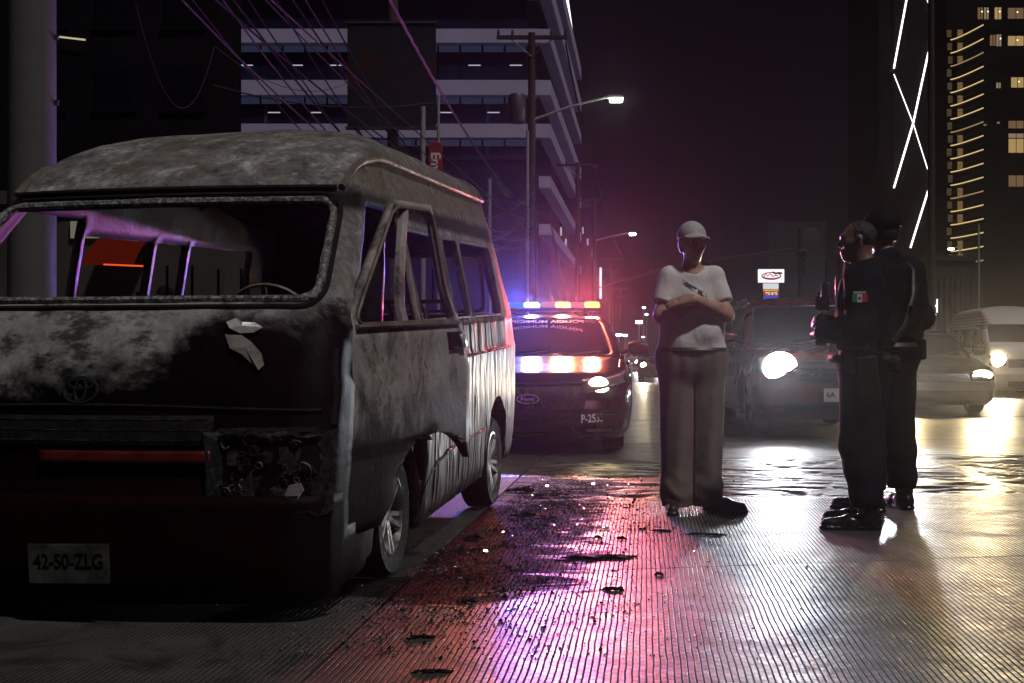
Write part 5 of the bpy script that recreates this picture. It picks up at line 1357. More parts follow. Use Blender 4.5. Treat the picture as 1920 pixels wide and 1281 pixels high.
    if cap:
        def capf(P):
            c = np.array(T(0, .022, .045)); q = (P - c) * np.array([.97, .88, 1.0])
            dm = np.linalg.norm(q, axis=1) - .104; dm = np.maximum(dm, (c[2] - .012) - P[:, 2]); dm = np.maximum(dm, -(np.linalg.norm(q, axis=1) - .094))
            Rz = np.array(Matrix.Rotation(-head_turn, 3, 'Z')); l = (P - c) @ Rz.T
            rr = np.sqrt((l[:, 0] / .086) ** 2 + ((l[:, 1] + .08) / .10) ** 2) - 1
            zz = np.abs(l[:, 2] - (.008 + .15 * (l[:, 1] + .085) - 2.5 * l[:, 0] ** 2)) - .0055
            return np.minimum(dm, np.maximum(np.maximum(rr * .08, zz), l[:, 1] + .055))
        cc = np.array(T(0, 0, .08)); sdf_obj('cap', capf, tuple(cc - .22), tuple(cc + .22), .006, M['cap_navy'], root, 1)
        hair_ring(T, root, M['hair_black'])
    else:
        c = np.array(T(0, .02, .03)); f0 = np.array(T(0, -1, 0)) - np.array(T(0, 0, 0))
        def hf(P):
            q = (P - c) * np.array([1, .94, 1]); d = np.linalg.norm(q, axis=1) - .0880; fr = (P - c) @ f0
            return np.maximum(np.maximum(d, -(np.linalg.norm(q, axis=1) - .082)), np.maximum(fr - .05 - .4 * (P[:, 2] - c[2]) * 0, c[2] - .07 - P[:, 2] + np.clip(fr * 1.4, 0, .2)))
        sdf_obj('hair', hf, tuple(c - .14), tuple(c + .14), .006, M['hair_black'], root, 1)
    return root, T
# nearer officer: seen from his left side, facing the man, forearms raised to the vest
J1 = dict(hip_l=(.095, 0, .90), knee_l=(.11, -.03, .48), ank_l=(.13, .02, .09), hip_r=(-.095, 0, .90), knee_r=(-.12, -.02, .48), ank_r=(-.13, .02, .09),
          toe_l=(.25, -1, 0), toe_r=(-.05, -1, 0), sho_l=(.195, .0, 1.40), elb_l=(.285, -.02, 1.12), wri_l=(.08, -.24, 1.10), sho_r=(-.195, 0, 1.40), elb_r=(-.27, -.02, 1.12), wri_r=(-.06, -.26, 1.16),
          pelvis=(0, 0, .95), chest=(0, .0, 1.26), neck=(0, .01, 1.47), head=(0, -.035, 1.625))
off1, T1 = build_officer('shorter police officer without a cap, flag patch on the sleeve, facing the man', (1.93, 6.45, 0), R(-108), .965, J1, R(6), False,
    [((.08, -.24, 1.10), (-1, -.25, .10), (0, -.5, 1), .35, -1), ((-.06, -.26, 1.16), (1, -.1, .1), (0, -1, .3), .4, 1)])
# the flag patch on his left sleeve, with the country's name above it
def patch_on(root):
    # sleeve surface: outer side of the left upper arm
    c = Vector((.318, -.010, 1.285)); n = Vector((.97, 0, .22)).normalized()
    z = Vector((0, 0, 1)); up = (z - n * z.dot(n)).normalized(); ri = up.cross(n)
    PM = Matrix((( ri.x, up.x, n.x, c.x), (ri.y, up.y, n.y, c.y), (ri.z, up.z, n.z, c.z), (0, 0, 0, 1)))
    base = MB(); base.prism([(-.043, -.026), (.043, -.026), (.043, .040), (-.043, .040)], -.02, .0, PM); pt = base.build('flag_patch', M['uniform_vest'], root)
    for k, (x, col) in enumerate(((-.026, (.01, .16, .08)), (0, (.62, .60, .58)), (.026, (.38, .02, .025)))):
        b = MB(); b.prism([(x - .013, -.023), (x + .013, -.023), (x + .013, .023), (x - .013, .023)], 0, .003, PM); b.build('flag_stripe', pm('flag_%d' % k, col, .8, var=.1), pt)
    e = MB(); e.lathe([(0, .0055), (.008, .005), (.009, .003)], 10, PM @ Matrix.Translation((0, 0, 0))); e.build('flag_emblem', pm('flag_emblem', (.14, .09, .04), .7), pt)
    text_part('patch_word', 'MEXICO', .016, PM @ Matrix.Translation((0, .0315, .001)), pm('patch_white', (.6, .6, .62), .7), pt, .001, .0006, sx=1.1)
patch_on(off1)
# farther officer: taller, capped, back turned, sling across the shoulder
J2 = dict(J1); J2.update(elb_l=(.29, .03, 1.13), wri_l=(.20, -.18, 1.04), elb_r=(-.28, .02, 1.13), wri_r=(-.12, -.22, 1.06), toe_l=(.3, -1, 0), toe_r=(-.35, -1, 0))
off2, T2 = build_officer('taller police officer in dark cap with his back to the camera, behind the shorter officer', (2.27, 7.15, 0), R(-150), 1.04, J2, R(-10), True,
    [((.20, -.18, 1.04), (-.7, -.6, 0), (0, 0, 1), .4, 1), ((-.12, -.22, 1.06), (.7, -.5, .1), (0, 0, 1), .4, 1)])
sl = MB(); sl.tube([Vector((-.13 + .0, -.12, 1.46)), Vector((-.12, .02, 1.49)), Vector((-.09, .14, 1.40)), Vector((-.02, .20, 1.25)), Vector((.06, .21, 1.08)), Vector((.14, .19, .98))], .016, 6, flat=.4); sl.build('sling', M['belt'], off2)
bk = MB(); bk.box((.02, .225, 1.17), (.04, .02, .03)); bk.build('sling_buckle', M['chrome'], off2)

# --- onlooker behind the van, seen through the empty windscreen
Jb = dict(J1); 
onl, Tb = build_officer('young onlooker in dark clothes and cap, seen through the van windows', (-4.32, 14.6, 0.13), R(8), .955, Jb, R(-12), True, [((.08, -.24, 1.10), (-1, -.25, .10), (0, -.5, 1), .35, -1), ((-.06, -.26, 1.16), (1, -.1, .1), (0, -1, .3), .4, 1)], vest=False)
onl['category'] = 'person'
# ------------------------------------------------------------------ street furniture and buildings
def pole(name, label, cat, x, Y, ztop, r0, r1, mat, group=None, base=True, zb=0.0):
    p = at(x, YHOR, Y); root = thing(name, label, cat, (p.x, Y, zb), 0, group)
    m = MB(); m.tube([Vector((0, 0, -.05)), Vector((0, 0, ztop * .5)), Vector((0, 0, ztop))], [r0, (r0 + r1) / 2, r1], 16); m.build('pole', mat, root)
    if base:
        b = MB(); b.lathe([(r0 * 2.2, 0), (r0 * 2.2, .03), (r0 * 1.3, .05), (r0 * 1.15, .25), (r0 * .9, .3)], 16); b.build('base_plate', mat, root)
    return root
M['post_paint'] = pm('post_paint', (.10, .096, .093), .6, .0, spec=.15, var=.12, vscale=3, bs=.08)
lp = pole('lamp_post', 'thick pale grey steel post standing left of the burnt van', 'post', 60, 9.0, 7.5, .178, .172, M['post_paint'], zb=.13)
for z in (3.25, 2.75):
    b = MB(); b.box((.186, 0, z), (.03, .03, .035)); b.box((.20, -.01, z + .015), (.03, .015, .012)); b.build('clamp_band', M['steel_dark'], lp)

# utility poles with crossarms and insulators; street lamps bracketed on them
def utility(x, Y, ytop, label, lamp=None, arm2=None, armx=0.0):
    zt = at(x, ytop, Y).z
    r = pole('utility_pole', label, 'utility pole', x, Y, zt, .17, .12, M['wood_pole'], 'utility poles along the left side of the road', base=False)
    def arm(z, half, dx=0.0):
        a = MB(); a.box((dx, 0, z), (half * 2, .11, .13)); c = a.build('crossarm', M['wood_pole'], r, bevel=.01)
        for k in (-.95, -.55, .55, .95):
            i = MB(); i.lathe([(.02, 0), (.05, .04), (.035, .07), (.06, .10), (.03, .14), (.045, .17), (0, .20)], 10, Matrix.Translation((dx + half * k, 0, z + .065))); i.build('insulator', M['steel_dark'], c)
        for s_ in (1, -1):
            b = MB(); b.tube([Vector((dx + s_ * half * .6, 0, z - .05)), Vector((0, -.14, z - .7))], .022, 5); b.build('brace', M['steel_dark'], c)
    arm(zt - .15, 1.2, armx)
    if arm2: arm(zt - arm2, .9)
    if lamp:
        lx, ly, la = lamp; L = at(lx, ly, Y) - Vector((at(x, YHOR, Y).x, Y, 0)); z0 = at(x, la, Y).z
        b = MB(); b.tube([Vector((0, 0, z0)), Vector((L.x * .45, 0, z0 + (L.z - z0) * .62)), Vector((L.x - .25, 0, L.z + .05))], [.05, .042, .035], 8); b.build('lamp_bracket', M['galv'], r)
        h = MB(); h.box((L.x, 0, L.z + .05), (.62, .26, .09), None, 0, .8); hd = h.build('lamp_head', M['galv'], r, bevel=.02)
        e = MB(); e.box((L.x + .04, 0, L.z - .05), (.42, .24, .12)); e.build('lamp_panel', M['street_led'], hd, bevel=.01)
        point('street_light', r, (L.x, 0, L.z - .12), 90, (.95, 1.0, .90), .12)
    return r
utility(997, 40, 62, 'nearest wooden utility pole, crossarm on top and a lit street lamp on a long bracket', (1153, 185, 226), None)
utility(1083, 68, 305, 'second wooden utility pole along the road, its crossarm level with the van roof')
utility(1114, 84, 372, 'third utility pole along the road, carrying the small lit street lamp', (1185, 438, 452))
utility(1146, 139, 484, 'fourth utility pole, faint in the distance above the police car mirror', None, 1.6)
utility(1164, 175, 540, 'farthest utility pole, faint behind the man in the white t-shirt', None, 1.4)
# transformer can on the nearest pole
t_ = [o for o in COL.objects if o.name.startswith('utility_pole')][0]
b = MB(); b.lathe([(0, -.5), (.28, -.48), (.3, -.4), (.3, .4), (.25, .48), (0, .5)], 16, Matrix.Translation((-.5, -.1, at(0, 205, 40).z))); b.build('transformer', M['steel_dark'], t_)
for z in (330, 350, 372, 395, 420):
    i = MB(); i.lathe([(.02, -.1), (.09, -.05), (.05, 0), (.09, .05), (.02, .1)], 8, Matrix.Translation((-.12, -.18, at(0, z, 40).z))); i.build('insulator', M['chrome'], t_)

# billboard on a single tall pipe, and the red upright sign
p = at(735, YHOR, 33); bb = thing('billboard', 'dark green unlit billboard on a thick pipe above the van roof', 'billboard', (p.x, 33, 0))
m = MB(); m.tube([Vector((0, .2, -.05)), Vector((0, .2, 12.2))], .155, 14); m.build('pipe', pm('pipe_rust', (.07, .045, .04), .7, spec=.1, var=.3, vscale=3), bb)
z0, z1 = at(0, 240, 33).z, at(0, 46, 33).z; hw_ = 82.5 / FPX * 33
def bb_mat():
    t = NT('billboard_print'); x, y, z = t.sep(); n_ = t.noise(1.1, 6, .6, dist=.8)
    k = t.math('MULTIPLY', t.mr(n_, .46, .58), t.math('MULTIPLY', t.mr(z, z0 + .8, z0 + 1.4), t.mr(z, z1 - .5, z1 - 1.2)))
    t.P(Base_Color=t.mix(k, t.ramp(t.noise(2, 4), [(.3, (.009, .015, .014)), (.7, (.013, .020, .018))]), (.045, .015, .006)), Roughness=.8, Specular_IOR_Level=.1); return t.m
m = MB(); m.box((0, -.05, (z0 + z1) / 2), (hw_ * 2, .16, z1 - z0)); m.build('panel', bb_mat(), bb)
for z in (z0 - .02, z1 + .02):
    m = MB(); m.box((0, -.05, z), (hw_ * 2 + .1, .24, .06)); m.build('frame_rail', M['steel_dark'], bb)
p = at(817, YHOR, 26); rs = thing('upright_sign', 'red upright shop sign with white sideways letters above the van', 'sign', (p.x, 26, 0))
m = MB(); m.tube([Vector((.06, 0, -.05)), Vector((.06, 0, at(0, 178, 26).z))], .035, 10); m.build('post', M['galv'], rs)
zt, zb = at(0, 268, 26).z, at(0, 420, 26).z
m = MB(); m.box((0, -.05, (zt + zb) / 2), (25 / FPX * 26, .10, zt - zb)); m.build('panel', pm('sign_red', (.30, .012, .016), .4, var=.12), rs, bevel=.012)
text_part('lettering', 'Em', .30, Matrix.Translation((0, -.103, at(0, 303, 26).z)) @ FACE @ Matrix.Rotation(R(-90), 4, 'Z'), pm('sign_letter', (.75, .68, .70), .5, var=.05), rs, .004, .008)
p = at(793, YHOR, 28); ps = pole('steel_post', 'slim grey steel post beside the red sign', 'post', 793, 28, at(0, 200, 28).z, .07, .06, M['galv'])
ps2 = pole('steel_post', 'thin grey post near the right end of the cables, above the police car', 'post', 918, 34, at(0, 335, 34).z, .055, .05, M['galv'])
ps3 = pole('steel_post', 'thin pale conduit post standing left of the nearest utility pole', 'post', 989, 38, at(0, 245, 38).z, .05, .05, M['galv'])

M['cable_mid'] = pm('cable_mid', (.06, .052, .045), .7, .0, var=.4)
# overhead cables
def cable(a, b, sag, r, mat, label, group=None, n=18, mid=None):
    A, B = at(*a), at(*b); c = MB(); pts = []
    for t in np.linspace(0, 1, n):
        p = A.lerp(B, t); p.z -= sag * 4 * t * (1 - t); pts.append(p)
    c.tube(pts, r, 5); o = c.build('overhead_cable', mat, None); props(o, label, 'cable', group); return o
ORD = ['first', 'second', 'third', 'fourth', 'fifth', 'sixth', 'seventh', 'eighth', 'ninth', 'tenth', 'eleventh']
GC = 'loose overhead cables above the van'
LB = 'thin overhead cable in the sagging bundle above the van roof'
cable((497, -10, 13), (1006, 443, 40), .05, .012, M['cable_light'], 'straight pale cable running down from the top edge to the nearest pole')
for k in range(11):
    x0 = 330 + 26 * k + rng.uniform(-8, 8); cable((x0, -14, 12 + .3 * k), (1000 + rng.uniform(-4, 6), 360 + 9 * k, 40), rng.uniform(.5, 2.2), rng.uniform(.008, .015), M['cable'] if k % 3 else M['cable_light'], 'thin overhead cable, %s from the left of those leaving the top edge above the van' % ORD[k], GC)
for k in range(5):
    cable((640 + 12 * k, 205 + 16 * k, 24), (1000, 380 + 14 * k, 40), rng.uniform(.6, 1.8), .013, M['cable_light'] if k % 2 else M['cable'], 'slack cable, %s from the top of those running right from the dark billboard' % ORD[k], GC)
# twisted bundle with its splice sleeve
A, B = at(724, -14, 11), at(1030, 402, 40); tb = thing('twisted_cable_bundle', 'thick twisted pale cable bundle crossing down to the right', 'cable')
for ph in (0, 2.1, 4.2):
    c = MB(); pts = []
    for i in range(240):
        t = i / 239; p = A.lerp(B, t); p.z -= .75 * 4 * t * (1 - t) * (1 - .3 * t); a = t * 150 + ph; p += Vector((math.cos(a), 0, math.sin(a))) * .010; pts.append(p)
    c.tube(pts, .0075, 4); c.build('strand', M['cable_mid'], tb)
s_ = MB(); ps_ = [A.lerp(B, t) + Vector((-.0, -.1, -.75 * 4 * t * (1 - t) * (1 - .3 * t) - .12)) for t in (.36, .39, .43, .46)]; s_.tube(ps_, [.03, .07, .08, .03], 8); s_.build('splice_sleeve', M['black_rubber'], tb)
cable((405, 88, 16), (652, 155, 22), .35, .006, M['cable_light'], 'thin slack cable looping in front of the office floors', None)
cable((250, -10, 12), (402, 86, 16), 1.0, .0025, M['cable_light'], 'thin slack cable drooping at upper left against the dark building', None)
cable((400, 160, 30), (830, 190, 33), .35, .02, M['cable'], 'dark horizontal cable in front of the second office ledge')
for k in range(3): cable((1004, 420 + 14 * k, 40), (1112, 570 + 10 * k, 84), 2.2 + k, .014, M['cable_light'], 'slack cable above the light bar, %s from the top of three' % ORD[k], 'slack cables between the poles')
cable((1030, 402, 40), (1090, 590, 84), 1.5, .03, M['cable_light'], 'thick pale cable dropping from the crossarm end towards the light bar')
for k in range(3): cable((1060, 74 + 6 * k, 40), (1118, 317 + 4 * k, 68), .5, .012, M['cable'], 'taut cable between the first two crossarms, %s from the top' % ORD[k], 'crossarm cables')
for k in range(3): cable((1116, 317 + 3 * k, 68), (1172, 488 + 3 * k, 139), .8, .014, M['cable'], 'taut cable between the farther crossarms, %s from the top' % ORD[k], 'far crossarm cables')

# office building with pale ledges
def office():
    Y = 90.0; c = at(1010, YHOR, Y)
    root = thing('office_building', 'office building with pale purple ledges and dark window bands', 'building', (c.x, Y, 0), 0)
    white = pm('ledge_white', (.47, .41, .62), .7, var=.08, vscale=.4); dark = pm('office_dark', (.008, .008, .012), .6, spec=.1, var=.2)
    glassb = pm('office_glass', (.012, .016, .04), .12, .2, var=.4, vscale=.4)
    xl = at(418, YHOR, Y).x - c.x; D = 43.0; sd = Vector((math.sin(ROAD_A), math.cos(ROAD_A), 0))
    zf = lambda y: at(0, y, Y).z
    core = MB(); q = [Vector((xl + .6, .9, 0)), Vector((-.9, .9, 0)), Vector((-.9, .9, 0)) + sd * D, Vector((xl + .6, .9 + D, 0))]
    core.add([p for p in q] + [p + Vector((0, 0, 40)) for p in q], [(0, 1, 5, 4), (1, 2, 6, 5), (2, 3, 7, 6), (3, 0, 4, 7), (4, 5, 6, 7)]); core.build('core_wall', dark, root, smooth=0)
    led = MB()
    bands = [(258, 232), (178, 150), (80, 54), (-8, -40), (-96, -130)] + [(352, 330), (440, 420)]
    for bi, (yb, yt) in enumerate(bands):
        a, b = zf(yb), zf(yt)
        # front ledge and side ledge are separate pieces
        m = MB(); m.add([Vector(p) for p in ((xl, 0, a), (0, 0, a), (0, 1.2, a), (xl, 1.2, a), (xl, 0, b), (0, 0, b), (0, 1.2, b), (xl, 1.2, b))], [(0, 1, 5, 4), (1, 2, 6, 5), (2, 3, 7, 6), (3, 0, 4, 7), (4, 5, 6, 7), (3, 2, 1, 0)])
        if bi not in (5, 6): m.build('front_ledge', white, root, smooth=0)
        m = MB(); o0 = Vector((.003, 0, 0)); o1 = Vector((.003 + .9, 0, 0))
        q = [o0 + sd * .05, o1 + sd * .05, o1 + sd * D, o0 + sd * D]
        m.add([p + Vector((0, 0, a)) for p in q] + [p + Vector((0, 0, b)) for p in q], [(0, 1, 5, 4), (1, 2, 6, 5), (2, 3, 7, 6), (3, 0, 4, 7), (4, 5, 6, 7), (3, 2, 1, 0)]); m.build('side_ledge', white, root, smooth=0)
        # window bays under this ledge
        if bi in (0, 1, 2, 3, 4):
            zb = zf(bands[bi - 1][1]) if bi else zf(345); zt_ = a
            nb = 13
            for k in range(nb):
                x0 = xl + 1.0 + (-1.9 - xl) * k / nb; x1 = xl + 1.0 + (-1.9 - xl) * (k + 1) / nb
                w_ = MB(); w_.box(((x0 + x1) / 2, .82, (zb + zt_) / 2), (x1 - x0 - .10, .06, zt_ - zb)); wo = w_.build('window', glassb, root)
                if bi <= 2:
                    tr = MB(); tr.box(((x0 + x1) / 2, .77, zt_ - .28), (x1 - x0 - .16, .03, .50)); tr.build('clerestory', office_glow, wo)
                if bi <= 2 and k % 2 == (bi % 2) or (bi <= 2 and rng.random() < .2):
                    l_ = MB(); l_.box(((x0 + x1) / 2 + rng.uniform(-.3, .3), .77, zb + (zt_ - zb) * .46), (.95, .02, .08)); l_.build('ceiling_light', M['room_white'], wo)
                if rng.random() < .25 and bi < 3:
                    l_ = MB(); l_.box((x0 + .4, .775, zb + (zt_ - zb) * .5), (.22, .02, (zt_ - zb) * .8)); l_.build('blind', pm('blind_%d_%d' % (bi, k), (.04, .045, .08), .7), wo)
    # bright strip up the far roof corner
    e = MB(); P = []
    e.tube([at(1060, -20, Y + 20) - root.location, at(1077, 102, Y + 34) - root.location], .17, 6); e.build('roof_light_strip', em('roof_strip', (.95, .93, 1.0), 2.2), root)
office_glow = em('office_glow', (.35, .45, .9), .045)
office()

# dark building mass at upper left, the shop under it, and low blocks along the street
def block(name, label, x0, x1, ytop, Y, D, mat, cat='building', win=None, zb=0.0):
    a, b = at(x0, YHOR, Y), at(x1, YHOR, Y); zt_ = at(0, ytop, Y).z
    root = thing(name, label, cat, ((a.x + b.x) / 2, Y, zb)); W_ = b.x - a.x
    m = MB(); m.box((0, D / 2, zt_ / 2), (W_, D, zt_)); m.build('wall', mat, root, smooth=0)
    c = MB(); c.box((0, D / 2, zt_ + .12), (W_ + .3, D + .3, .24)); c.build('parapet', mat, root, smooth=0)
    if win:
        nx, nz, ws, wm = win
        for i in range(nx):
            for j in range(nz):
                w_ = MB(); w_.box((-W_ / 2 + W_ * (i + .5) / nx, -.02, zt_ * (j + .5) / nz + .3), (W_ / nx * ws, .06, zt_ / nz * .5)); wo = w_.build('window', wm, root, smooth=0)
                s_ = MB(); s_.box((-W_ / 2 + W_ * (i + .5) / nx, -.06, zt_ * (j + .5) / nz + .3 - zt_ / nz * .26), (W_ / nx * ws + .2, .1, .08)); s_.build('sill', mat, wo)
    return root
nearblack = pm('wall_nearblack', (.006, .005, .007), .8, spec=.05, var=.2, vscale=.5); darkwin = pm('window_dark', (.004, .004, .007), .3, spec=.1)
db = block('dark_building', 'unlit black building filling the upper left behind the van', -500, 410, -200, 36, 3, nearblack, win=(7, 6, .55, darkwin))
l_ = MB(); a = at(108, 69, 35.8) - db.location; b_ = at(160, 75, 35.8) - db.location; l_.tube([a, b_], .03, 5); l_.build('wall_light', em('wall_light', (1, .9, .6), .5), db)
sh = block('shop_building', 'beige shop front behind the van with a row of lit high windows', -260, 420, 385, 21, 8, pm('shop_beige', (.06, .055, .048), .8, spec=.1, var=.15, vscale=1), zb=0)
for k in range(3):
    w_ = MB(); p = at(141 + 18 * k, 431, 20.96) - sh.location; w_.box(p, (.155, .05, .30)); w_.build('lit_window', em('shop_window_%d' % k, (.78, .80, .55), .16), sh)
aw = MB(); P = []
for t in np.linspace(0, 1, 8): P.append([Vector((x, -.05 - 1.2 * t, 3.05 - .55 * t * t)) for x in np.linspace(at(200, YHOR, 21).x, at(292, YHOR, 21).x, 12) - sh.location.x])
aw.grid(P); aw.build('awning', em('awning_glow', (.75, .06, .02), .07), sh, solid=.02)  # weak emission stands in for light falling on the fabric
l_ = MB(); l_.tube([Vector((at(205, YHOR, 20).x - sh.location.x, -1.28, 2.49)), Vector((at(282, YHOR, 20).x - sh.location.x, -1.28, 2.46))], .015, 5); l_.build('awning_light', em('awning_light', (1.0, .10, .03), .9), sh)
block('low_building', 'dark low building behind the cables, below the office ledges', 560, 985, 300, 62, 20, pm('wall_plum', (.022, .018, .026), .8, spec=.05, var=.2, vscale=.4), win=(7, 3, .6, darkwin))
for k, (x0, x1, yt, Y, lb) in enumerate(((960, 1030, 385, 100, 'dark narrow building behind the nearest utility pole'), (1020, 1085, 372, 125, 'dark building right of the nearest pole, above the light bar'), (1070, 1118, 392, 160, 'tall dark slab at the end of the left building row'), (1112, 1142, 520, 200, 'low distant building above the police car mirror'))):
    r_ = block('street_building', lb, x0, x1, yt, Y, 14, pm('wall_row_%d' % k, (.020, .016, .023), .8, spec=.05, var=.2, vscale=.3), win=(3, 4, .5, darkwin))
    if k in (1, 2):
        for q in range(4):
            l_ = MB(); pp = at(x0 + 14 + 9 * q, yt + 18 + 22 * q, Y - .3) - r_.location; l_.box(pp, (.18, .05, .9)); l_.build('lit_slot', M['room_white'], r_)
cable((1126, 502, 110), (1126, 560, 110), 0, .09, em('led_column', (.95, .95, 1), 1.6), 'short upright line of white lights above the police car mirror')
# far row of street lamps and lights down the road
for k, (x, y, Y, s_) in enumerate(((1207, 577, 150, .25), (1212, 590, 190, .30), (1198, 604, 120, .42), (1206, 632, 210, .3), (1160, 628, 160, .45), (1172, 629, 170, .4), (1204, 651, 260, .35))):
    zz = at(x, y, Y).z; r_ = pole('street_lamp', ['distant street lamp, topmost of the lights beyond the police car', 'distant street lamp just under the topmost light', 'brightest distant lamp beyond the police car mirror', 'faint flat distant lamp over the road', 'distant lamp left above the mirror', 'distant lamp right of the one above the mirror', 'lowest distant lamp over the far cars'][k], 'street lamp', x, Y, zz, .09, .06, M['galv'], 'distant lamps down the road', base=False)
    h = MB(); h.box((0, -.1, zz), (s_ * 1.6, .3, s_ * .7)); h.build('lamp_head', em('far_lamp_%d' % k, (.9, .97, 1), 9), r_, bevel=.05)

# traffic signal mast on the right, price sign, dark billboard
p = at(1502, YHOR, 48); tm = thing('signal_mast', 'dark traffic signal mast whose long arm reaches left over the road', 'signal mast', (p.x, 48, 0))
zt_ = at(0, 430, 48).z; m = MB(); m.tube([Vector((0, 0, -.05)), Vector((0, 0, zt_))], [.16, .13], 12); m.build('post', M['steel_dark'], tm)
A = at(1500, 468, 48) - tm.location; B = at(1118, 541, 84) - tm.location; m = MB(); m.tube([A.lerp(B, t) + Vector((0, 0, .35 * math.sin(math.pi * t))) for t in np.linspace(0, 1, 14)], [.085 - .04 * t for t in np.linspace(0, 1, 14)], 8); m.build('arm', pm('mast_arm', (.14, .12, .13), .5, .3), tm)
for x, y, t in ((1341, 478, .33), (1500, 480, 0.0)):
    q = A.lerp(B, t) + Vector((0, -.2, -.55 + .3 * math.sin(math.pi * t))); h = MB(); h.box(q, (.38, .25, 1.05)); hs = h.build('signal_head', M['dark_plastic'], tm, bevel=.03)
    for dz in (.33, 0, -.33):
        v = MB(); v.lathe([(.12, 0), (.13, .16), (.115, .16), (.105, .01)], 14, Matrix.Translation(q + Vector((0, -.12, dz))) @ FACE); v.build('visor', M['dark_plastic'], hs)
p = at(1494, YHOR, 140); db2 = thing('dark_billboard', 'dark square billboard frame with a faint round mark, left of the officers', 'billboard', (p.x, 140, 0))
z0, z1 = at(0, 560, 140).z, at(0, 415, 140).z
m = MB(); m.box((0, 0, (z0 + z1) / 2), (106 / FPX * 140, .3, z1 - z0)); m.build('panel', pm('billboard_black', (.010, .009, .012), .7), db2)
m = MB(); m.lathe([(0, .02), (1.24, .02), (1.3, 0)], 28, Matrix.Translation((at(1518, 0, 140).x - p.x, -.17, at(0, 447, 140).z)) @ FACE); m.build('round_mark', pm('mark_brown', (.035, .026, .022), .7), db2)
for s_ in (-1, 1):
    m = MB(); m.tube([Vector((s_ * 1.2, .1, 0)), Vector((s_ * 1.2, .1, z0))], .12, 8); m.build('leg', M['steel_dark'], db2)
Yg = 105.0; p = at(1445.5, YHOR, Yg); gs = thing('price_sign', 'lit white fuel station sign with a red oval, above the red car', 'sign', (p.x, Yg, 0)); s_ = Yg / FPX
def panel(nm, x0, x1, y0, y1, mat, dy=0.0):
    m = MB(); m.box(((x0 + x1) / 2 * s_, dy, CAMH + (YHOR - (y0 + y1) / 2) * s_), ((x1 - x0) * s_, .25, (y1 - y0) * s_)); return m.build(nm, mat, gs, bevel=.03)
panel('top_panel', -24, 24.5, 505, 530, em('sign_white', (1, .98, 1), 1.1)); panel('second_panel', -14.5, 14, 531.5, 542, em('sign_white2', (.92, .93, 1), .72))
panel('yellow_strip', -14, 14, 543, 546, em('sign_yellow', (1, .5, .05), .7)); panel('price_strip', -14, 14, 546.5, 555, em('sign_red_strip', (.55, .10, .08), .5)); panel('blue_strip', -14, 14, 556, 563, em('sign_blue', (.05, .10, .75), .7))
red = em('sign_red_ink', (.50, .01, .04), .6)
m = MB(); m.tube([Vector((17.5 * s_ * math.cos(a), -.15, CAMH + (YHOR - 517.5) * s_ + 6.0 * s_ * math.sin(a))) for a in np.linspace(0, 6.283, 30, endpoint=False)], [(.10 + .09 * max(0, -math.sin(a))) for a in np.linspace(0, 6.283, 30, endpoint=False)], 6, closed=True, flat=.5); m.build('red_oval', red, gs)
m = MB(); m.tube([Vector((x * s_, -.16, CAMH + (YHOR - y) * s_)) for x, y in ((-14, 519), (-10, 514), (-7, 518), (-2, 514), (3, 519), (8, 516), (13, 518))], .05, 5); m.build('red_script', red, gs)
m = MB(); m.tube([Vector((x * s_, -.17, CAMH + (YHOR - y) * s_)) for x, y in ((2, 511), (8, 513), (14, 512), (20, 513))], .085, 5); m.build('dark_bar', M['ink'], gs)
text_part('price_digits', '990 10 90', .34, Matrix.Translation((0, -.14, CAMH + (YHOR - 551) * s_)) @ FACE, em('digit_white', (1, 1, 1), .8), gs, .01, .012, sx=.75)
m = MB(); m.tube([Vector((0, .1, 0)), Vector((0, .1, CAMH + (YHOR - 563) * s_))], .2, 10); m.build('post', M['steel_dark'], gs)

# tower with light lines
def led_tower():
    Y = 170.0; s_ = Y / FPX; p = at(1706, YHOR, Y); root = thing('light_line_tower', 'black tower crossed by white zigzag light lines', 'tower', (p.x, Y, 0))
    m = MB(); m.box((.5, 8, 33), (128 * s_, 15.6, 66)); m.build('wall', nearblack, root, smooth=0)
    for pts in ([(1701, -12), (1675, 129)], [(1675, 140), (1711, 232), (1744.5, 338)], [(1745, 74), (1711, 232), (1675, 353)], [(1745, 339), (1706, 465)], [(1736, -8), (1745, 24)], [(1743, 503), (1735, 545)]):
        m = MB(); thin = pts[0] == (1675, 140)
        m.tube([Vector(((x - 1706) * s_, -.25, CAMH + (YHOR - y) * s_)) for x, y in pts], (.062 if thin else .125), 6); m.build('light_line', M['tower_led'], root)
    for k in range(6):
        m = MB(); m.box((-4.3 + 1.9 * k, .16, 33), (.12, .10, 65.5)); m.build('facade_fin', darkwin, root, smooth=0)
led_tower()
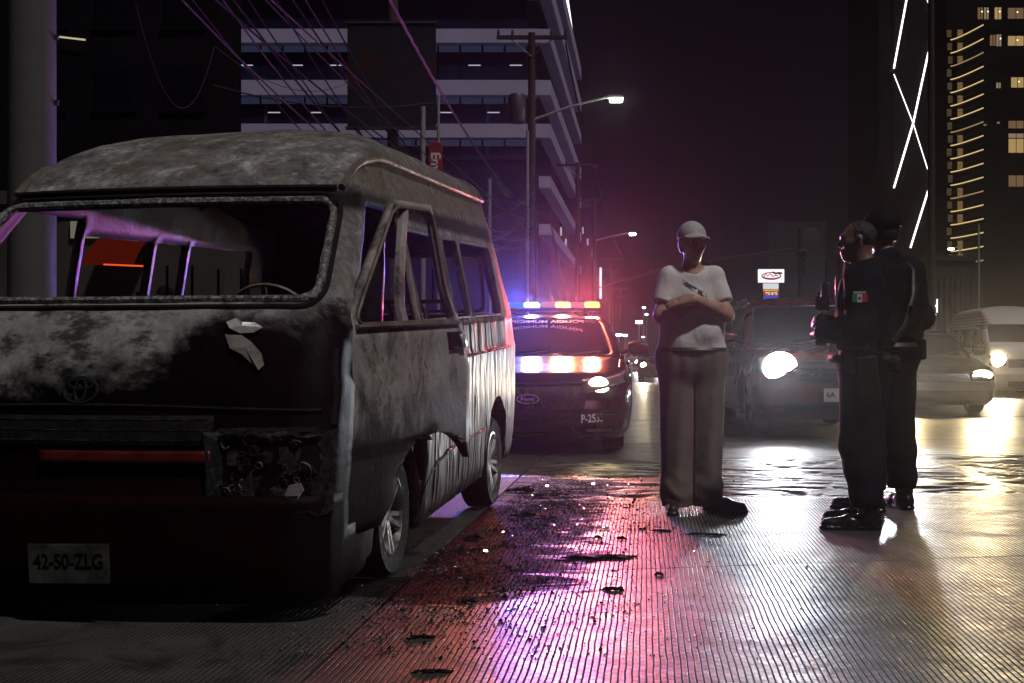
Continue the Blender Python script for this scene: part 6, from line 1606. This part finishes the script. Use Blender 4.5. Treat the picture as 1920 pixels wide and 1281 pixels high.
# balcony tower and the dark slab beside it
def balcony_tower():
    Y = 140.0; s_ = Y / FPX; q_ = .42; p = at(1797, YHOR, Y); root = thing('balcony_tower', 'tower with a stack of curved warm-lit balconies', 'tower', (p.x, Y, 0))
    m = MB(); m.box((.3, 4.0, 24), (46 * s_, 6, 48)); m.build('wall', nearblack, root, smooth=0)
    for k in range(18):
        y = 74 + 24.9 * k; z = CAMH + (YHOR - y) * s_
        arc = [Vector(((-1.75 + 3.3 * t) * q_, .6 - 6.3 * t * t, z)) for t in np.linspace(0, 1, 10)]
        sl = MB(); n = len(arc); back = [Vector((q.x, 1.2, z)) for q in arc]
        sl.add(arc + back + [q + Vector((0, 0, .22)) for q in arc + back], [tuple(range(n)) + tuple(range(2 * n - 1, n - 1, -1)), tuple(range(2 * n, 3 * n)) + tuple(range(4 * n - 1, 3 * n - 1, -1))] + [(i, i + 1, 2 * n + i + 1, 2 * n + i) for i in range(n - 1)] + [(n - 1, 2 * n - 1, 4 * n - 1, 3 * n - 1)])
        bo = sl.build('balcony', pm('balcony_paint', (.10, .085, .06), .7, var=.1) if k == 0 else bmat, root, smooth=0)
        if k == 0: bmat = bo.data.materials[0]
        l_ = MB(); l_.tube([q + Vector((0, -.06, .1)) for q in arc], .07, 5); l_.build('balcony_light', M['warm_led'] if k % 5 != 2 else M['warm_dim'], bo)
        rl = MB(); rl.tube([q + Vector((0, 0, .75)) for q in arc], .02, 4); rl.build('railing', M['steel_dark'], bo)
        if k % 4 != 3:
            w_ = MB(); w_.box((.55, .9, z + .88), (.6, .12, 1.05)); w_.build('lit_window', room_dim, bo)
        w_ = MB(); w_.box((-.77 + .07 * (k % 3), .9, z + .95), (.52, .12, .85)); w_.build('lit_window', room_dim2, bo)
room_dim = em('room_dim', (1.0, .60, .25), .16); room_dim2 = em('room_dim2', (1.0, .72, .42), .055)
M['warm_dim'] = em('warm_dim', (1.0, .70, .35), .35)
balcony_tower()
def right_slab():
    Y = 152.0; s_ = Y / FPX; p = at(1900, YHOR, Y); root = thing('dark_tower', 'dark apartment block at the right edge with a few lit windows', 'building', (p.x, Y, 0))
    m = MB(); m.box((3, 3, 26), (170 * s_ + 6, 4, 52)); m.build('wall', nearblack, root, smooth=0)
    lit = [(1839, 1848, 10, 32), (1851, 1859, 10, 32), (1871, 1883, 10, 32), (1896, 1925, 11, 31), (1874, 1883, 61, 83), (1896, 1925, 64, 82), (1862, 1872, 62, 82), (1874, 1882, 152, 162), (1902, 1925, 142, 161), (1897, 1925, 224, 238), (1897, 1925, 248, 256), (1897, 1925, 258, 284), (1897, 1925, 327, 348), (1850, 1855, 230, 233), (1876, 1880, 226, 229)]
    for k, (x0, x1, y0, y1) in enumerate(lit):
        w_ = MB(); w_.box((((x0 + x1) / 2 - 1900) * s_, .97, CAMH + (YHOR - (y0 + y1) / 2) * s_), ((x1 - x0) * s_, .08, (y1 - y0) * s_)); wo = w_.build('lit_window', [em('lit_a', (1, .60, .30), .16), em('lit_b', (1, .75, .5), .24), em('lit_c', (1, .66, .25), .40)][k % 3], root, smooth=0)
        fr = MB(); fr.box((((x0 + x1) / 2 - 1900) * s_, .92, CAMH + (YHOR - (y0 + y1) / 2) * s_), (.07, .05, (y1 - y0) * s_)); fr.build('window_bar', nearblack, wo, smooth=0)
        if k in (0, 1, 2, 3, 4, 5, 8):
            b = MB(); b.lathe([(0, -.12), (.12, 0), (0, .12)], 8, Matrix.Translation((((x0 + x1) / 2 - 1900) * s_ + .2, .90, CAMH + (YHOR - y0 - 8) * s_))); b.build('room_lamp', em('room_lamp_%d' % k, (1, .85, .6), 2.0), wo)
    for i in range(5):
        for j in range(9):
            w_ = MB(); w_.box(((1836 + 22 * i - 1900) * s_, .98, 4 + 4.9 * j), (.9, .05, 1.6)); w_.build('window', darkwin, root, smooth=0)
right_slab()
# low wall and small lit sign at right, thin lamp poles
lw = block('roadside_building', 'low dark ribbed building with a small white neon sign behind the officers', 1690, 1830, 488, 62, 10, pm('ribbed_wall', (.03, .027, .027), .7, spec=.1, var=.3, vscale=2))
for k in range(14):
    m = MB(); q = at(1694 + 10 * k, YHOR, 62); m.box((q.x - lw.location.x, -.06, 2.6), (.10, .10, 5.0)); m.build('wall_rib', M['concrete_wall'], lw, smooth=0)
for pts in ([(1757, 561), (1757, 586)], [(1745, 590), (1755, 590)], [(1745, 577), (1751, 570), (1752, 580), (1755, 572)]):
    m = MB(); m.tube([at(x, y, 61.8) - lw.location for x, y in pts], .035, 5); m.build('neon_line', em('neon', (.75, .80, 1.0), 2.4), lw)
hl = pole('street_lamp', 'slim street lamp with a green-white head in front of the balcony tower', 'street lamp', 1800, 90, at(0, 462, 90).z, .07, .05, M['galv'], base=False)
m = MB(); m.tube([Vector((0, 0, at(0, 462, 90).z)), Vector((at(1784, 0, 90).x - hl.location.x, 0, at(0, 467, 90).z))], .035, 6); m.build('bracket', M['galv'], hl)
m = MB(); m.box((at(1783, 0, 90).x - hl.location.x, 0, at(0, 467, 90).z), (.42, .25, .14)); m.build('lamp_head', em('lamp_green', (.85, 1.0, .8), 9), hl, bevel=.03)
pole('thin_mast', 'thin pale mast rising behind the minibus', 'mast', 1835, 40, at(0, 420, 40).z, .045, .035, M['galv'], base=False)
pole('concrete_pole', 'dark pole standing behind the taller officer', 'utility pole', 1746, 46, at(0, -60, 46).z, .16, .12, M['wood_pole'], base=False)
fs = block('fuel_station', 'faint low building with lit front, left of the red car', 1290, 1420, 600, 120, 10, pm('wall_mid', (.06, .055, .06), .8))
# ------------------------------------------------------------------ debris on the road
def debris():
    # big charred scraps one can pick out, each its own thing
    spots = [((985, 967), 0.136, 0.023, 'flat charred strip lying by the rear wheel of the van'), ((1118, 1047), 0.299, 0.018, 'long charred plank of debris in the coloured light'), ((1150, 1108), 0.082, 0.018, 'small torn charred scrap below the long plank'),
             ((1235, 1080), 0.034, 0.018, 'small black lump beside the road joint'), ((1325, 1003), 0.163, 0.011, 'flat dark scrap in the shadow by the man\'s shoes'), ((790, 1198), 0.082, 0.013, 'charred stick on the road in front of the front wheel'),
             ((810, 1262), 0.088, 0.011, 'charred stick at the bottom edge of the picture'), ((975, 922), 0.177, 0.045, 'crumpled burnt sheet just behind the rear wheel'), ((1165, 1012), 0.041, 0.018, 'black lump in the bright patch of light'), ((1120, 1010), 0.034, 0.018, 'black lump left of the bright patch'),
             ((1240, 997), 0.088, 0.013, 'thin bent scrap left of the man\'s shoes'), ((890, 1010), 0.095, 0.027, 'burnt chunk beside the van flank'), ((880, 1130), 0.054, 0.013, 'small scrap in front of the van flank')]
    for k, ((x, y), L, h, lb) in enumerate(spots):
        c = gnd(x, y); m = MB(); nx, ny = 12, 6; a = rng.uniform(-.35, .35)
        P = []; Q = []
        for i in range(nx + 1):
            r0 = []; r1 = []
            for j in range(ny + 1):
                u = (i / nx - .5); v = (j / ny - .5); wv = Vector((u * 9 + k, v * 5, k * 3.1))
                e = 1 - max(abs(u) * 2, abs(v) * 2) ** 3
                px = u * L * (1 + .9 * mnoise.noise(wv * 1.9)); py = v * L * .24 * (1 + 1.8 * mnoise.noise(wv * 1.6 + Vector((5, 0, 0)))) + L * .10 * mnoise.noise(Vector((u * 5, k * 2.0, 1.0)))
                z = .004 + h * max(0, e) * (.45 + .75 * abs(mnoise.noise(wv * 1.7)))
                r0.append(Vector((px, py, z))); r1.append(Vector((px, py, .001)))
            P.append(r0); Q.append(r1[::-1])
        m.grid(P)
        o = m.build('charred_debris', M['charred'], None, smooth=30); o.location = c + Vector((0, 0, .001)); o.rotation_euler = (0, 0, a)
        md = o.modifiers.new('solid', 'SOLIDIFY'); md.thickness = .004
        props(o, lb, 'debris', 'larger scraps of debris beside the van')
    # ash crumbs
    def scatter(name, n, rmin, rmax, mat, label, cat, gl=False):
        m = MB(); k = 0; cl = [(rng.uniform(4.2, 8.6), abs(rng.normal()) * .5, rng.uniform(.04, .16)) for _ in range(70)]
        while k < n:
            Y = rng.uniform(3.6, 9.3); d = abs(rng.normal()) * .62; X = -1.36 + .168 * Y + .10 + d + .2 * rng.normal()
            if rng.random() < .62:
                cY, cd, cs = cl[rng.integers(70)]; Y = cY + rng.normal() * cs * 1.2; d = abs(cd + rng.normal() * cs); X = -1.30 + .168 * Y + d
            if rng.random() > math.exp(-max(0, d - .3) * 1.2): continue
            r = rng.uniform(rmin, rmax) * (1 if rng.random() > .05 else 2.2); c = Vector((X, Y, r * .35 + .002)); k += 1
            if gl:
                q = Matrix.Rotation(rng.uniform(0, 6), 4, 'Z') @ Matrix.Rotation(rng.uniform(-.7, .7), 4, 'X')
                m.box(c, (r * 2, r * 2, r * .9), q)
            else:
                vs = [(rng.uniform(.5, 1) * r * math.cos(a), rng.uniform(.5, 1) * r * math.sin(a), -r * .3) for a in (0, 1.57, 3.14, 4.71)] + [(rng.normal() * r * .2, rng.normal() * r * .2, r * rng.uniform(.3, .9))]
                m.add([Vector(v) + c for v in vs], [(0, 1, 4), (1, 2, 4), (2, 3, 4), (3, 0, 4)])
        o = m.build(name, mat, None, smooth=0); props(o, label, cat, kind='stuff')
    scatter('ash_crumbs', 16000, .0016, .0055, M['charred'], 'black ash crumbs strewn over the road beside the van', 'ash')
    gm = NT('glass_crumb'); gm.P(Base_Color=(.7, .72, .75), Roughness=.06, Specular_IOR_Level=1.0, Metallic=.75)
    scatter('glass_crumbs', 1300, .0020, .0042, gm.m, 'glittering crumbs of broken glass on the road', 'glass', True)
debris()

# ------------------------------------------------------------------ night haze
hz = MB(); hz.box((40, 190, 39), (700, 480, 80)); haze = hz.build('haze', None, None, smooth=0)
hm = bpy.data.materials.new('haze'); hm.use_nodes = True; nn = hm.node_tree
for n_ in list(nn.nodes):
    if n_.type != 'OUTPUT_MATERIAL': nn.nodes.remove(n_)
pv_ = nn.nodes.new('ShaderNodeVolumePrincipled'); pv_.inputs['Color'].default_value = (.9, .88, .92, 1); pv_.inputs['Density'].default_value = .0005; pv_.inputs['Anisotropy'].default_value = .9
nn.links.new(pv_.outputs[0], [n_ for n_ in nn.nodes if n_.type == 'OUTPUT_MATERIAL'][0].inputs['Volume'])
haze.data.materials.append(hm); props(haze, 'thin purple night haze in the air over the street', 'haze', kind='stuff')
